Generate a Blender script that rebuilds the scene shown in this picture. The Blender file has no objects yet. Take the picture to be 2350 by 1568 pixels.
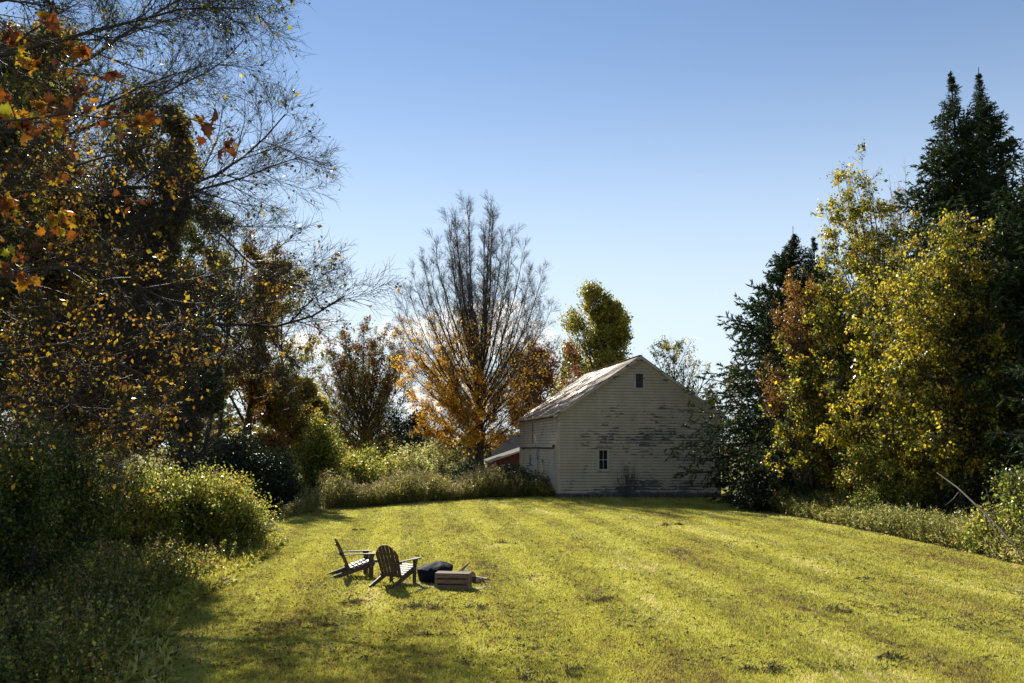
import bpy, bmesh, math, numpy as np
from mathutils import Matrix, Vector, noise as mnoise

# ------------------------------------------------------------------ camera, world, sun, exposure
S = bpy.context.scene
FPX, PITCH, ROLL, CAMH = 2024.0, math.radians(6.8), math.radians(0.3), 3.06   # focal length in units of a 2350 wide picture
cd = bpy.data.cameras.new("camera"); cam = bpy.data.objects.new("camera", cd)
S.collection.objects.link(cam); S.camera = cam
cd.sensor_width = 36; cd.lens = FPX / 2350 * 36; cd.clip_start = 0.1; cd.clip_end = 3000
cam.matrix_world = Matrix.Translation((0, 0, CAMH)) @ Matrix.Rotation(math.pi/2 + PITCH, 4, 'X') @ Matrix.Rotation(ROLL, 4, 'Z')
SUN_AZ, SUN_EL = math.radians(-22), math.radians(33)
W = bpy.data.worlds.new("World"); S.world = W; W.use_nodes = True
wt = W.node_tree; wn = wt.nodes; wl = wt.links; wn.clear()
wo = wn.new("ShaderNodeOutputWorld"); bg = wn.new("ShaderNodeBackground"); bg.inputs[1].default_value = 0.082
sky = wn.new("ShaderNodeTexSky"); sky.sky_type = 'NISHITA'; sky.sun_disc = False
sky.sun_elevation = SUN_EL; sky.sun_rotation = SUN_AZ; sky.altitude = 300; sky.air_density = 1.0; sky.dust_density = 0.0; sky.ozone_density = 1.6
def cloud_nodes():
    tc = wn.new("ShaderNodeTexCoord")
    nz = wn.new("ShaderNodeTexNoise"); nz.inputs["Scale"].default_value = 16; nz.inputs["Detail"].default_value = 8; nz.inputs["Roughness"].default_value = 0.6
    mp = wn.new("ShaderNodeMapping"); mp.inputs["Scale"].default_value = (1, 1, 2.2)
    wl.new(tc.outputs["Generated"], mp.inputs[0]); wl.new(mp.outputs[0], nz.inputs["Vector"])
    acc = None
    # clouds in the sky: azimuth, elevation, half width, half height (degrees), strength
    for az, el, wd, ht, k in ((-3.2, 7.3, 6.2, 2.0, 1.0), (-1.2, 8.9, 2.6, 1.0, .8), (-13, 6.6, 3.2, 1.8, .8), (11.6, 6.9, 1.3, .25, .55), (15, 4.0, 2.2, .7, .5), (-7, 3.0, 14, 2.0, .42)):
        a, e = math.radians(az), math.radians(el)
        c = Vector((math.sin(a)*math.cos(e), math.cos(a)*math.cos(e), math.sin(e)))
        s = wn.new("ShaderNodeVectorMath"); s.operation = 'SUBTRACT'; wl.new(tc.outputs["Generated"], s.inputs[0]); s.inputs[1].default_value = c
        m = wn.new("ShaderNodeVectorMath"); m.operation = 'MULTIPLY'; wl.new(s.outputs[0], m.inputs[0])
        w_, h_ = math.radians(wd), math.radians(ht); m.inputs[1].default_value = (1/w_, 1/w_, 1/h_)
        ln = wn.new("ShaderNodeVectorMath"); ln.operation = 'LENGTH'; wl.new(m.outputs[0], ln.inputs[0])
        mr = wn.new("ShaderNodeMapRange"); wl.new(ln.outputs["Value"], mr.inputs[0]); mr.inputs[1].default_value = 1.35; mr.inputs[2].default_value = 0.0; mr.inputs[3].default_value = 0; mr.inputs[4].default_value = k
        if acc is None: acc = mr.outputs[0]
        else:
            mx = wn.new("ShaderNodeMath"); mx.operation = 'MAXIMUM'; wl.new(acc, mx.inputs[0]); wl.new(mr.outputs[0], mx.inputs[1]); acc = mx.outputs[0]
    ad = wn.new("ShaderNodeMath"); ad.operation = 'MULTIPLY_ADD'; wl.new(nz.outputs[0], ad.inputs[0]); ad.inputs[1].default_value = 1.3; wl.new(acc, ad.inputs[2])
    r = wn.new("ShaderNodeMapRange"); wl.new(ad.outputs[0], r.inputs[0]); r.inputs[1].default_value = .97; r.inputs[2].default_value = 1.28
    g = wn.new("ShaderNodeMath"); g.operation = 'MULTIPLY'; wl.new(r.outputs[0], g.inputs[0])
    z = wn.new("ShaderNodeMapRange"); wl.new(acc, z.inputs[0]); z.inputs[1].default_value = 0.0; z.inputs[2].default_value = 0.25
    wl.new(z.outputs[0], g.inputs[1])
    return g.outputs[0]
cm = cloud_nodes()
gm = wn.new("ShaderNodeMixRGB"); gm.inputs[2].default_value = (10.5, 10.2, 9.8, 1)
tc0 = wn.new("ShaderNodeTexCoord"); sp0 = wn.new("ShaderNodeSeparateXYZ"); wl.new(tc0.outputs["Generated"], sp0.inputs[0])
hz = wn.new("ShaderNodeMapRange"); hz.interpolation_type = 'SMOOTHERSTEP'; wl.new(sp0.outputs[2], hz.inputs[0]); hz.inputs[1].default_value = .50; hz.inputs[2].default_value = -.02; hz.inputs[3].default_value = 0; hz.inputs[4].default_value = .92
tint = wn.new("ShaderNodeMixRGB"); tint.blend_type = 'MULTIPLY'; tint.inputs[0].default_value = 1; tint.inputs[2].default_value = (.95, .94, .96, 1); wl.new(sky.outputs[0], tint.inputs[1])
pale = wn.new("ShaderNodeMixRGB"); pale.inputs[2].default_value = (6.2, 7.1, 7.8, 1); wl.new(hz.outputs[0], pale.inputs[0]); wl.new(tint.outputs[0], pale.inputs[1])
wl.new(cm, gm.inputs[0]); wl.new(pale.outputs[0], gm.inputs[1]); wl.new(gm.outputs[0], bg.inputs[0]); wl.new(bg.outputs[0], wo.inputs[0])
ld = bpy.data.lights.new("sun", 'SUN'); ld.energy = 5.0; ld.angle = math.radians(0.5); ld.color = (1.0, 0.93, 0.80)
sun = bpy.data.objects.new("sun", ld); S.collection.objects.link(sun)
SD = Vector((math.sin(SUN_AZ)*math.cos(SUN_EL), math.cos(SUN_AZ)*math.cos(SUN_EL), math.sin(SUN_EL)))
sun.rotation_euler = SD.to_track_quat('Z', 'Y').to_euler(); sun.location = (0, 0, 40)
S.view_settings.view_transform = 'Standard'; S.view_settings.look = 'None'; S.view_settings.gamma = 1; S.view_settings.exposure = 0.72
S.cycles.max_bounces = 6; S.cycles.transmission_bounces = 4; S.cycles.diffuse_bounces = 3; S.cycles.glossy_bounces = 2; S.cycles.sample_clamp_indirect = 4

# ------------------------------------------------------------------ placing helpers (a direction of sight and a distance give a real point)
CR, SR, CP, SP = math.cos(ROLL), math.sin(ROLL), math.cos(PITCH), math.sin(PITCH)
def ray(px, py):
    A, B = px-1175.0, 784.0-py
    a = CR*A-SR*B; b = SR*A+CR*B
    return np.array([a, FPX*CP-b*SP, FPX*SP+b*CP])
def gnd(px, py, z=0.0):
    d = ray(px, py); return np.array([0, 0, CAMH]) + d*((z-CAMH)/d[2])
def at(px, py, Y):
    d = ray(px, py); return np.array([0, 0, CAMH]) + d*(Y/d[1])
def foot(px, Y):
    p = at(px, 1026, Y); return np.array([p[0], Y, 0.0])
def ell(px, py, Y, rx, rz, ry=None, dy=0.0):
    c = at(px, py, Y+dy); k = (Y+dy)/FPX
    return (c[0], Y+dy, c[2], rx*k, (ry if ry else rx*k), rz*k)

# ------------------------------------------------------------------ object helpers
COL = S.collection
def tag(o, label=None, cat=None, group=None, kind=None):
    if label: o["label"] = label
    if cat: o["category"] = cat
    if group: o["group"] = group
    if kind: o["kind"] = kind
    return o
def empty(name, loc, label, cat, group=None, rz=0.0):
    o = bpy.data.objects.new(name, None); COL.objects.link(o); o.location = loc; o.rotation_euler = (0, 0, rz)
    o.empty_display_size = 0.3
    return tag(o, label, cat, group)
def link(name, me, parent=None, loc=(0, 0, 0)):
    o = bpy.data.objects.new(name, me); COL.objects.link(o)
    if parent is not None: o.parent = parent
    o.location = loc
    return o
def np_mesh(name, verts, faces, mats, mi=None, smooth=False):
    """faces: list of (M,k) int arrays; mi: list of material indices, one per array"""
    me = bpy.data.meshes.new(name)
    verts = np.ascontiguousarray(verts, dtype=np.float32)
    me.vertices.add(len(verts)); me.vertices.foreach_set("co", verts.ravel())
    faces = [f for f in faces]
    nl = sum(f.size for f in faces); npoly = sum(len(f) for f in faces)
    me.loops.add(nl); me.polygons.add(npoly)
    me.loops.foreach_set("vertex_index", np.concatenate([f.ravel() for f in faces]).astype(np.int32))
    tot = np.concatenate([np.full(len(f), f.shape[1], dtype=np.int32) for f in faces])
    st = np.concatenate([[0], np.cumsum(tot)[:-1]]).astype(np.int32)
    me.polygons.foreach_set("loop_start", st)
    try: me.polygons.foreach_set("loop_total", tot)
    except Exception: pass
    for m in mats: me.materials.append(m)
    if mi is not None:
        me.polygons.foreach_set("material_index", np.concatenate([np.full(len(f), k, dtype=np.int32) for f, k in zip(faces, mi)]))
    if smooth: me.polygons.foreach_set("use_smooth", np.ones(npoly, dtype=bool))
    me.update(calc_edges=True)
    return me
class MB:
    """collects simple solids into one mesh"""
    def __init__(s): s.bm = bmesh.new()
    def box(s, c, size, rot=None, taper=None):
        M = Matrix.Translation(c)
        if rot is not None: M = M @ (rot if isinstance(rot, Matrix) else Matrix.Rotation(rot, 4, 'Z'))
        M = M @ Matrix.Diagonal((size[0], size[1], size[2], 1))
        bmesh.ops.create_cube(s.bm, size=1, matrix=M); return s
    def bar(s, a, b, w, h, up=(0, 0, 1)):
        a, b = Vector(a), Vector(b); d = b-a; L = d.length; y = d.normalized(); u = Vector(up)
        x = y.cross(u).normalized(); z = x.cross(y).normalized()
        M = Matrix(((x.x, y.x, z.x, 0), (x.y, y.y, z.y, 0), (x.z, y.z, z.z, 0), (0, 0, 0, 1)))
        M = Matrix.Translation((a+b)/2) @ M @ Matrix.Diagonal((w, L, h, 1))
        bmesh.ops.create_cube(s.bm, size=1, matrix=M); return s
    def prism(s, pts, a, b, axis='y'):
        """2-D outline extruded along an axis from a to b"""
        def mk(u, v, t): return {'y': (u, t, v), 'x': (t, u, v), 'z': (u, v, t)}[axis]
        v0 = [s.bm.verts.new(mk(u, v, a)) for u, v in pts]; v1 = [s.bm.verts.new(mk(u, v, b)) for u, v in pts]
        n = len(pts); s.bm.faces.new(v0); s.bm.faces.new(v1[::-1])
        for i in range(n): s.bm.faces.new((v0[i], v1[i], v1[(i+1) % n], v0[(i+1) % n]))
        return s
    def xf(s, M): bmesh.ops.transform(s.bm, matrix=M, verts=s.bm.verts); return s
    def build(s, name, mat, parent=None, bevel=0.0, loc=(0, 0, 0), smooth=False):
        bmesh.ops.recalc_face_normals(s.bm, faces=s.bm.faces)
        if bevel: bmesh.ops.bevel(s.bm, geom=list(s.bm.edges), offset=bevel, segments=1, affect='EDGES', profile=.5)
        me = bpy.data.meshes.new(name); s.bm.to_mesh(me); s.bm.free(); me.materials.append(mat)
        if smooth:
            for p in me.polygons: p.use_smooth = True
        return link(name, me, parent, loc)

# ------------------------------------------------------------------ materials
def new_mat(name):
    m = bpy.data.materials.new(name); m.use_nodes = True; n = m.node_tree.nodes; n.clear()
    out = n.new("ShaderNodeOutputMaterial"); return m, n, m.node_tree.links, out
def ramp(n, stops, interp='LINEAR'):
    r = n.new("ShaderNodeValToRGB"); e = r.color_ramp.elements; r.color_ramp.interpolation = interp
    while len(e) < len(stops): e.new(0.5)
    for i, (p, c) in enumerate(stops): e[i].position = p; e[i].color = (*c, 1)
    return r
def noise_tex(n, l, scale, detail=4, vec=None, sc=None, rough=.55):
    t = n.new("ShaderNodeTexNoise"); t.inputs["Scale"].default_value = scale; t.inputs["Detail"].default_value = detail; t.inputs["Roughness"].default_value = rough
    if vec is not None:
        if sc is not None:
            mp = n.new("ShaderNodeMapping"); mp.inputs["Scale"].default_value = sc; l.new(vec, mp.inputs[0]); vec = mp.outputs[0]
        l.new(vec, t.inputs["Vector"])
    return t
def leaf_mat(name, cols, trans=0.5, tmul=2.0, rough=0.42, spec=0.5, clump=0.5, cscale=0.7):
    """cols: list of reflectance colours; per-leaf random choice plus clumps in space"""
    m, n, l, out = new_mat(name)
    geo = n.new("ShaderNodeNewGeometry"); nz = noise_tex(n, l, cscale, 2, geo.outputs["Position"])
    mx = n.new("ShaderNodeMath"); mx.operation = 'MULTIPLY_ADD'; l.new(nz.outputs[0], mx.inputs[0]); mx.inputs[1].default_value = clump*2.2
    sb = n.new("ShaderNodeMath"); sb.operation = 'MULTIPLY_ADD'; l.new(geo.outputs["Random Per Island"], sb.inputs[0]); sb.inputs[1].default_value = 1-clump*.5; sb.inputs[2].default_value = -clump*1.1+clump*.25
    l.new(sb.outputs[0], mx.inputs[2])
    r = ramp(n, [((i+.5)/len(cols), c) for i, c in enumerate(cols)]); l.new(mx.outputs[0], r.inputs[0])
    p = n.new("ShaderNodeBsdfPrincipled"); p.inputs["Roughness"].default_value = rough; p.inputs["Specular IOR Level"].default_value = spec
    l.new(r.outputs[0], p.inputs["Base Color"])
    t = n.new("ShaderNodeBsdfTranslucent")
    g = n.new("ShaderNodeVectorMath"); g.operation = 'SCALE'; g.inputs[3].default_value = tmul; l.new(r.outputs[0], g.inputs[0]); l.new(g.outputs[0], t.inputs[0])
    mix = n.new("ShaderNodeMixShader"); mix.inputs[0].default_value = trans
    l.new(p.outputs[0], mix.inputs[1]); l.new(t.outputs[0], mix.inputs[2]); l.new(mix.outputs[0], out.inputs[0]); return m
def rough_mat(name, c0, c1, scale=8, rough=.8, spec=.3, sc=None, bump=0.0, bscale=None, metallic=0.0, coord="Object", detail=6):
    m, n, l, out = new_mat(name)
    tc = n.new("ShaderNodeTexCoord"); nz = noise_tex(n, l, scale, detail, tc.outputs[coord], sc or (1, 1, 1), .65)
    r = ramp(n, [(.32, c0), (.68, c1)]); l.new(nz.outputs[0], r.inputs[0])
    p = n.new("ShaderNodeBsdfPrincipled"); p.inputs["Roughness"].default_value = rough; p.inputs["Specular IOR Level"].default_value = spec; p.inputs["Metallic"].default_value = metallic
    l.new(r.outputs[0], p.inputs["Base Color"])
    if bump:
        b = n.new("ShaderNodeBump"); b.inputs["Strength"].default_value = bump; b.inputs["Distance"].default_value = .02
        nb = noise_tex(n, l, bscale or scale*3, 5, tc.outputs[coord], sc or (1, 1, 1)); l.new(nb.outputs[0], b.inputs["Height"]); l.new(b.outputs[0], p.inputs["Normal"])
    l.new(p.outputs[0], out.inputs[0]); return m
BARK = rough_mat("bark", (.030, .025, .021), (.095, .08, .068), 6, .85, .25, (1, 1, .25), .8)
BARK_GREY = rough_mat("grey_bark", (.09, .08, .07), (.22, .20, .18), 6, .8, .3, (1, 1, .3), .6)
TWIG = rough_mat("twig_bark", (.028, .023, .020), (.075, .062, .052), 3, .7, .3)
TWIG_NEAR = rough_mat("near_twig_bark", (.025, .021, .018), (.085, .07, .06), 12, .65, .3)
GSTEM = rough_mat("green_stems", (.06, .06, .025), (.16, .14, .05), 5, .6, .3)
DEADWOOD = rough_mat("dead_wood", (.08, .066, .054), (.18, .15, .125), 6, .8, .3, (1, 1, 1), .5)
L = {}
L['maple'] = leaf_mat("maple_yellow_leaves", [(.40, .17, .02), (.60, .30, .02), (.70, .42, .03), (.66, .46, .05)], .6, 1.5)
L['brown'] = leaf_mat("brown_red_leaves", [(.10, .035, .018), (.20, .06, .025), (.16, .09, .03), (.24, .11, .03)], .5, 1.6)
L['olive'] = leaf_mat("olive_leaves", [(.045, .06, .015), (.13, .14, .02), (.28, .23, .028), (.40, .28, .035)], .5, 1.9)
L['redbrown'] = leaf_mat("red_leaves", [(.13, .04, .02), (.22, .07, .03), (.28, .11, .03), (.12, .07, .03)], .5, 1.6)
L['poplar'] = leaf_mat("poplar_leaves", [(.05, .07, .015), (.15, .16, .02), (.32, .27, .03), (.46, .34, .03)], .5, 1.6)
L['yg'] = leaf_mat("yellow_green_leaves", [(.025, .042, .01), (.07, .09, .015), (.20, .21, .02), (.46, .41, .028), (.64, .47, .035), (.42, .23, .03)], .55, 1.5, .36, .35, .5, 1.1)
L['orange'] = leaf_mat("orange_brown_leaves", [(.08, .045, .02), (.20, .10, .025), (.36, .17, .025), (.30, .20, .03)], .5, 1.5, .4)
L['left_gold'] = leaf_mat("golden_leaves", [(.035, .025, .012), (.05, .035, .014), (.08, .045, .015), (.24, .10, .018), (.56, .32, .02), (.48, .36, .03), (.07, .05, .018), (.035, .03, .012)], .55, 1.6, .34, .22, .6, 1.3)
L['left_olive'] = leaf_mat("dull_green_leaves", [(.025, .022, .012), (.03, .04, .012), (.055, .065, .015), (.22, .22, .028), (.045, .035, .016)], .5, 1.8, .34, .22, .6, 1.3)
L['shrub'] = leaf_mat("pale_green_shrub_leaves", [(.035, .06, .012), (.10, .135, .022), (.30, .32, .05), (.50, .46, .09), (.30, .19, .035)], .48, 1.8, .36, .3)
L['shrub_green'] = leaf_mat("deep_green_shrub_leaves", [(.022, .04, .01), (.045, .075, .015), (.12, .145, .025), (.34, .32, .055)], .48, 1.8, .34, .3)
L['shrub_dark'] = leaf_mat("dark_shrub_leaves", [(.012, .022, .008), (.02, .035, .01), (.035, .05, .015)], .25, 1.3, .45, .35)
L['rhodo'] = leaf_mat("leathery_leaves", [(.02, .04, .012), (.04, .07, .02), (.07, .10, .03)], .3, 1.4, .28, .8)
L['sage'] = leaf_mat("grey_green_weed_leaves", [(.12, .14, .045), (.25, .26, .08), (.42, .40, .13), (.52, .45, .18)], .6, 1.55, .5, .3)
L['weed'] = leaf_mat("weed_leaves", [(.035, .055, .01), (.09, .12, .018), (.30, .28, .035), (.32, .18, .045), (.10, .13, .02)], .55, 1.8, .34, .22)
L['spruce'] = leaf_mat("spruce_needles", [(.018, .034, .016), (.04, .066, .024), (.085, .115, .036)], .3, 1.4, .45, .35)
L['bigmaple'] = leaf_mat("big_autumn_maple_leaves", [(.05, .018, .008), (.10, .03, .01), (.22, .06, .01), (.34, .11, .012), (.48, .24, .015), (.30, .28, .02)], .55, 1.25, .45, .4, .3, 2)
L['dry'] = leaf_mat("dry_seed_heads", [(.14, .10, .06), (.28, .20, .11), (.34, .27, .14)], .4, 1.3, .7, .2)

# ------------------------------------------------------------------ plant generators
def unit(v): return v/np.maximum(np.linalg.norm(v, axis=-1, keepdims=True), 1e-9)
def inside(p, env, k=1.0):
    r = np.zeros(p.shape[:-1], bool)
    for cx, cy, cz, rx, ry, rz in env:
        r |= ((p[..., 0]-cx)/(rx*k))**2 + ((p[..., 1]-cy)/(ry*k))**2 + ((p[..., 2]-cz)/(rz*k))**2 < 1
    return r
def fit(st, d, env, maxlen, k=1.0):
    """last distance along d at which the straight line is still inside the crown"""
    t = np.linspace(.03, 1, 32)[None, :]*np.asarray(maxlen).reshape(-1, 1)
    q = st[:, None, :] + d[:, None, :]*t[..., None]
    ins = inside(q, env, k)
    last = np.where(ins, t, 0).max(axis=1)
    return last
def march(rng, st, d, ln, rad, n, gn, trop, tip=.25):
    M = len(st); P = np.empty((M, n+1, 3)); P[:, 0] = st; d = d.copy()
    for i in range(n):
        d = d + rng.normal(0, gn, (M, 3)); d[:, 2] += trop; d = unit(d)
        P[:, i+1] = P[:, i] + d*(ln/n)[:, None]
    R = rad[:, None]*(1-(1-tip)*np.linspace(0, 1, n+1)[None, :])
    return P, R
def spawn(rng, P, R, cnt, t0, t1, ang, angv, flat=0.0, up=0.0):
    M, N = R.shape
    t = t0+(t1-t0)*((np.arange(cnt)[None, :]+rng.random((M, cnt)))/cnt)
    x = t*(N-1); i = np.minimum(x.astype(int), N-2); fr = (x-i)[..., None]; m = np.arange(M)[:, None]
    a, b = P[m, i], P[m, i+1]; st = a+(b-a)*fr; tg = unit(b-a)
    r = R[m, i]+(R[m, i+1]-R[m, i])*fr[..., 0]
    ref = np.where(np.abs(tg[..., 2:3]) > .8, np.array([1., 0, 0]), np.array([0, 0, 1.]))
    u = unit(np.cross(tg, ref)); v = np.cross(tg, u)
    az = rng.random((M, 1))*6.283 + np.arange(cnt)[None, :]*2.4 + rng.normal(0, .4, (M, cnt))
    if isinstance(ang, tuple): ang = ang[0]+(ang[1]-ang[0])*t
    an = np.radians(ang+rng.normal(0, angv, (M, cnt)))
    sv = (np.sin(az)*(1-flat))[..., None]
    d = np.cos(an)[..., None]*tg + np.sin(an)[..., None]*unit(np.cos(az)[..., None]*u + sv*v)
    d[..., 2] += up
    PL = np.linalg.norm(np.diff(P, axis=1), axis=2).sum(1)
    return st.reshape(-1, 3), unit(d).reshape(-1, 3), r.ravel(), t.ravel(), np.repeat(PL, cnt)
def tubes(P, R, k):
    M, N = R.shape
    T = np.gradient(P, axis=1) if N > 1 else P; T = unit(T)
    mean = unit(P[:, -1]-P[:, 0]); ref = np.where(np.abs(mean[:, 2:3]) > .7, np.array([1., 0, 0]), np.array([0, 0, 1.]))[:, None, :]
    u = unit(np.cross(np.broadcast_to(ref, T.shape), T)); v = np.cross(T, u)
    a = np.arange(k)*2*np.pi/k
    V = P[:, :, None, :] + R[:, :, None, None]*(np.cos(a)[:, None]*u[:, :, None, :] + np.sin(a)[:, None]*v[:, :, None, :])
    idx = np.arange(M*N*k).reshape(M, N, k); nx = np.roll(idx, -1, axis=2)
    F = np.stack([idx[:, :-1], nx[:, :-1], nx[:, 1:], idx[:, 1:]], axis=-1).reshape(-1, 4)
    return V.reshape(-1, 3), F
QUAD = (np.array([(0, 0, 0), (.5, .33, .06), (1, 0, -.05), (.5, -.33, .06)]), np.array([[0, 1, 2, 3]]))
NARROW = (np.array([(0, 0, 0), (.45, .14, .02), (1, 0, -.08), (.45, -.14, .02)]), np.array([[0, 1, 2, 3]]))
NEEDLE = (np.array([(0, 0, 0), (.35, .12, 0), (1, 0, 0), (.35, -.12, 0), (.35, 0, .12), (.35, 0, -.12)]), np.array([[0, 1, 2, 3], [0, 4, 2, 5]]))
def star():
    prof = [(0, 0), (.12, .22), (-.02, .50), (.26, .38), (.33, .60), (.52, .30), (.70, .34), (.72, .16), (1.0, 0)]
    pts = prof + [(x, -y) for x, y in prof[-2:0:-1]]
    v = [(.42, 0, 0)] + [(x, y, -.62*abs(y)**1.5-.38*x*x) for x, y in pts]; n = len(pts)
    return np.array(v), np.array([[0, 1+i, 1+(i+1) % n] for i in range(n)])
STAR = star()
def leaves(rng, pos, size, tmpl=QUAD, hang=.5, along=None):
    n = len(pos); d = rng.normal(0, 1, (n, 3)); d[:, 2] -= hang
    if along is not None: d = unit(d)*.8+along
    d = unit(d); s = unit(np.cross(d, rng.normal(0, 1, (n, 3)))); w = np.cross(d, s)
    sz = size*np.clip(rng.lognormal(-.08, .32, n), .4, 1.9); tv, tf = tmpl
    V = pos[:, None, :] + sz[:, None, None]*(tv[None, :, 0:1]*d[:, None, :] + tv[None, :, 1:2]*s[:, None, :] + tv[None, :, 2:3]*w[:, None, :])
    F = (np.arange(n)*len(tv))[:, None, None] + tf[None]
    return V.reshape(-1, 3), F.reshape(-1, tf.shape[1])
def sample_on(rng, P, n, t0=.15, spread=.0, clumpy=0):
    M, N = P.shape[:2]
    if clumpy:
        g = np.arange(M)//clumpy; w = rng.gamma(.8, 1, g.max()+1)[g]; m = rng.choice(M, n, p=w/w.sum())
    else: m = rng.integers(0, M, n)
    x = (t0+(1-t0)*rng.random(n))*(N-1); i = np.minimum(x.astype(int), N-2); fr = (x-i)[:, None]
    p = P[m, i]+(P[m, i+1]-P[m, i])*fr
    return p + rng.normal(0, 1, (n, 3))*spread, unit(P[m, i+1]-P[m, i])
def merge(parts):
    """[(V,F,mat)] -> one vertex array and face arrays grouped by face size"""
    off = 0; Vs = []; Fs = []; mi = []
    for V, F, m in parts:
        if len(V) == 0: continue
        Vs.append(V); Fs.append(F+off); mi.append(m); off += len(V)
    return np.concatenate(Vs), Fs, mi
def tree(label, base, env, height, rad, leafmat, nleaf, lsize, seed, name="tree", cat="tree", lv=((26, .12, .95, (50, 24), 9), (12, .15, .95, 34, 10), (9, .2, 1, 36, 12)),
         lens=(1.0, .5, .45), gn=.07, trop=.03, barkm=None, trop1=None, keep=None, group=None, lean=(0, 0), tmpl=QUAD, spread=.08, twig=.012, stems=1, stemspread=0.2, extra=None, sides=8, part_leaf=None, twigm=None, along=False, second=None, clumpy=14):
    rng = np.random.default_rng(seed); base = np.asarray(base, float); barkm = barkm or BARK; twigm = twigm or TWIG
    o = empty(name, base, label, cat, group)
    n0 = 9
    st = np.repeat(base[None], stems, 0).copy(); d = np.tile([lean[0], lean[1], 1.0], (stems, 1)); st[:, 2] -= .15
    if stems > 1:
        a = np.arange(stems)*6.283/stems + rng.random(stems); st[:, 0] += np.cos(a)*stemspread*.4; st[:, 1] += np.sin(a)*stemspread*.4
        d[:, 0] += np.cos(a)*stemspread; d[:, 1] += np.sin(a)*stemspread
    d = unit(d); hl = np.full(stems, height)*rng.uniform(.8, 1, stems) if stems > 1 else np.array([height])
    top_e = max(env, key=lambda e: e[2]+e[5])
    for _ in range(30):
        if inside(np.array([[top_e[0], top_e[1], base[2]+hl.max()*1.02]]), [(e[0], e[1], e[2], e[3]*2.2, e[4]*2.2, e[5]) for e in env]).all(): break
        hl = hl*.97
    P, R = march(rng, st, d, hl, np.full(stems, rad), n0, gn*.6, .02, .06)
    R[:, 0] *= 1.35
    parts = [(*tubes(P, R, sides), 0)]
    cur = (P, R); twigs = []
    for li, (cnt, t0, t1, ang, angv) in enumerate(lv):
        s, dd, r, t, PL = spawn(rng, *cur, cnt, t0, t1, ang, angv)
        if li == 0: ml = np.full(len(s), height*.75); f = fit(s, dd, env, ml)*rng.uniform(.70, 1.12, len(s))
        else: ml = PL*lens[li]*rng.uniform(.6, 1.15, len(s))*(1.15-.5*t); f = np.minimum(ml, fit(s, dd, env, ml*1.3, 1.12)+.22*ml*rng.random(len(s)))
        ok = f > (.25*height/12 if li == 0 else .05)
        s, dd, r, f = s[ok], dd[ok], r[ok], f[ok]
        if len(s) == 0: continue
        rr = np.minimum(r*(.62 if li == 0 else .6), f*.022+.004); rr = np.maximum(rr, twig*(.5 if li == len(lv)-1 else .8))
        n = 7 if li == 0 else (4 if li == 1 else 3)
        tp = (trop1 if (trop1 is not None and li == 0) else trop)
        cur = march(rng, s, dd, f, rr, n, gn, tp, .3)
        V, F = tubes(*cur, 6 if li == 0 else 3)
        if li == 0: parts.append((V, F, 0))
        else: twigs.append((V, F, 1))
    V, Fs, mi = merge(parts); link("trunk", np_mesh("trunk", V-base, Fs, [barkm], mi, True), o)
    cp = list(twigs)
    mats = [leafmat or twigm, twigm]
    def put(n, sz, mslot, kp, tm):
        pos, al = sample_on(rng, cur[0], n, .1, spread, clumpy); q = inside(pos, env, rng.uniform(.85, 1.28, len(pos)))
        if kp is not None: q &= kp(pos, rng)
        pos, al = pos[q], al[q]
        if len(pos):
            V, F = leaves(rng, pos, sz, tm, .5, al if along else None); cp.append((V, F, mslot))
    if leafmat and nleaf: put(nleaf, lsize, 0, keep, tmpl)
    if second: mats.append(second[0]); put(second[1], second[2], 2, second[3] if len(second) > 3 else None, tmpl)
    if extra: cp += extra(rng, o)
    V, Fs, mi = merge(cp); link("crown", np_mesh("crown", V-base, Fs, mats, mi), o)
    return o
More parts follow.
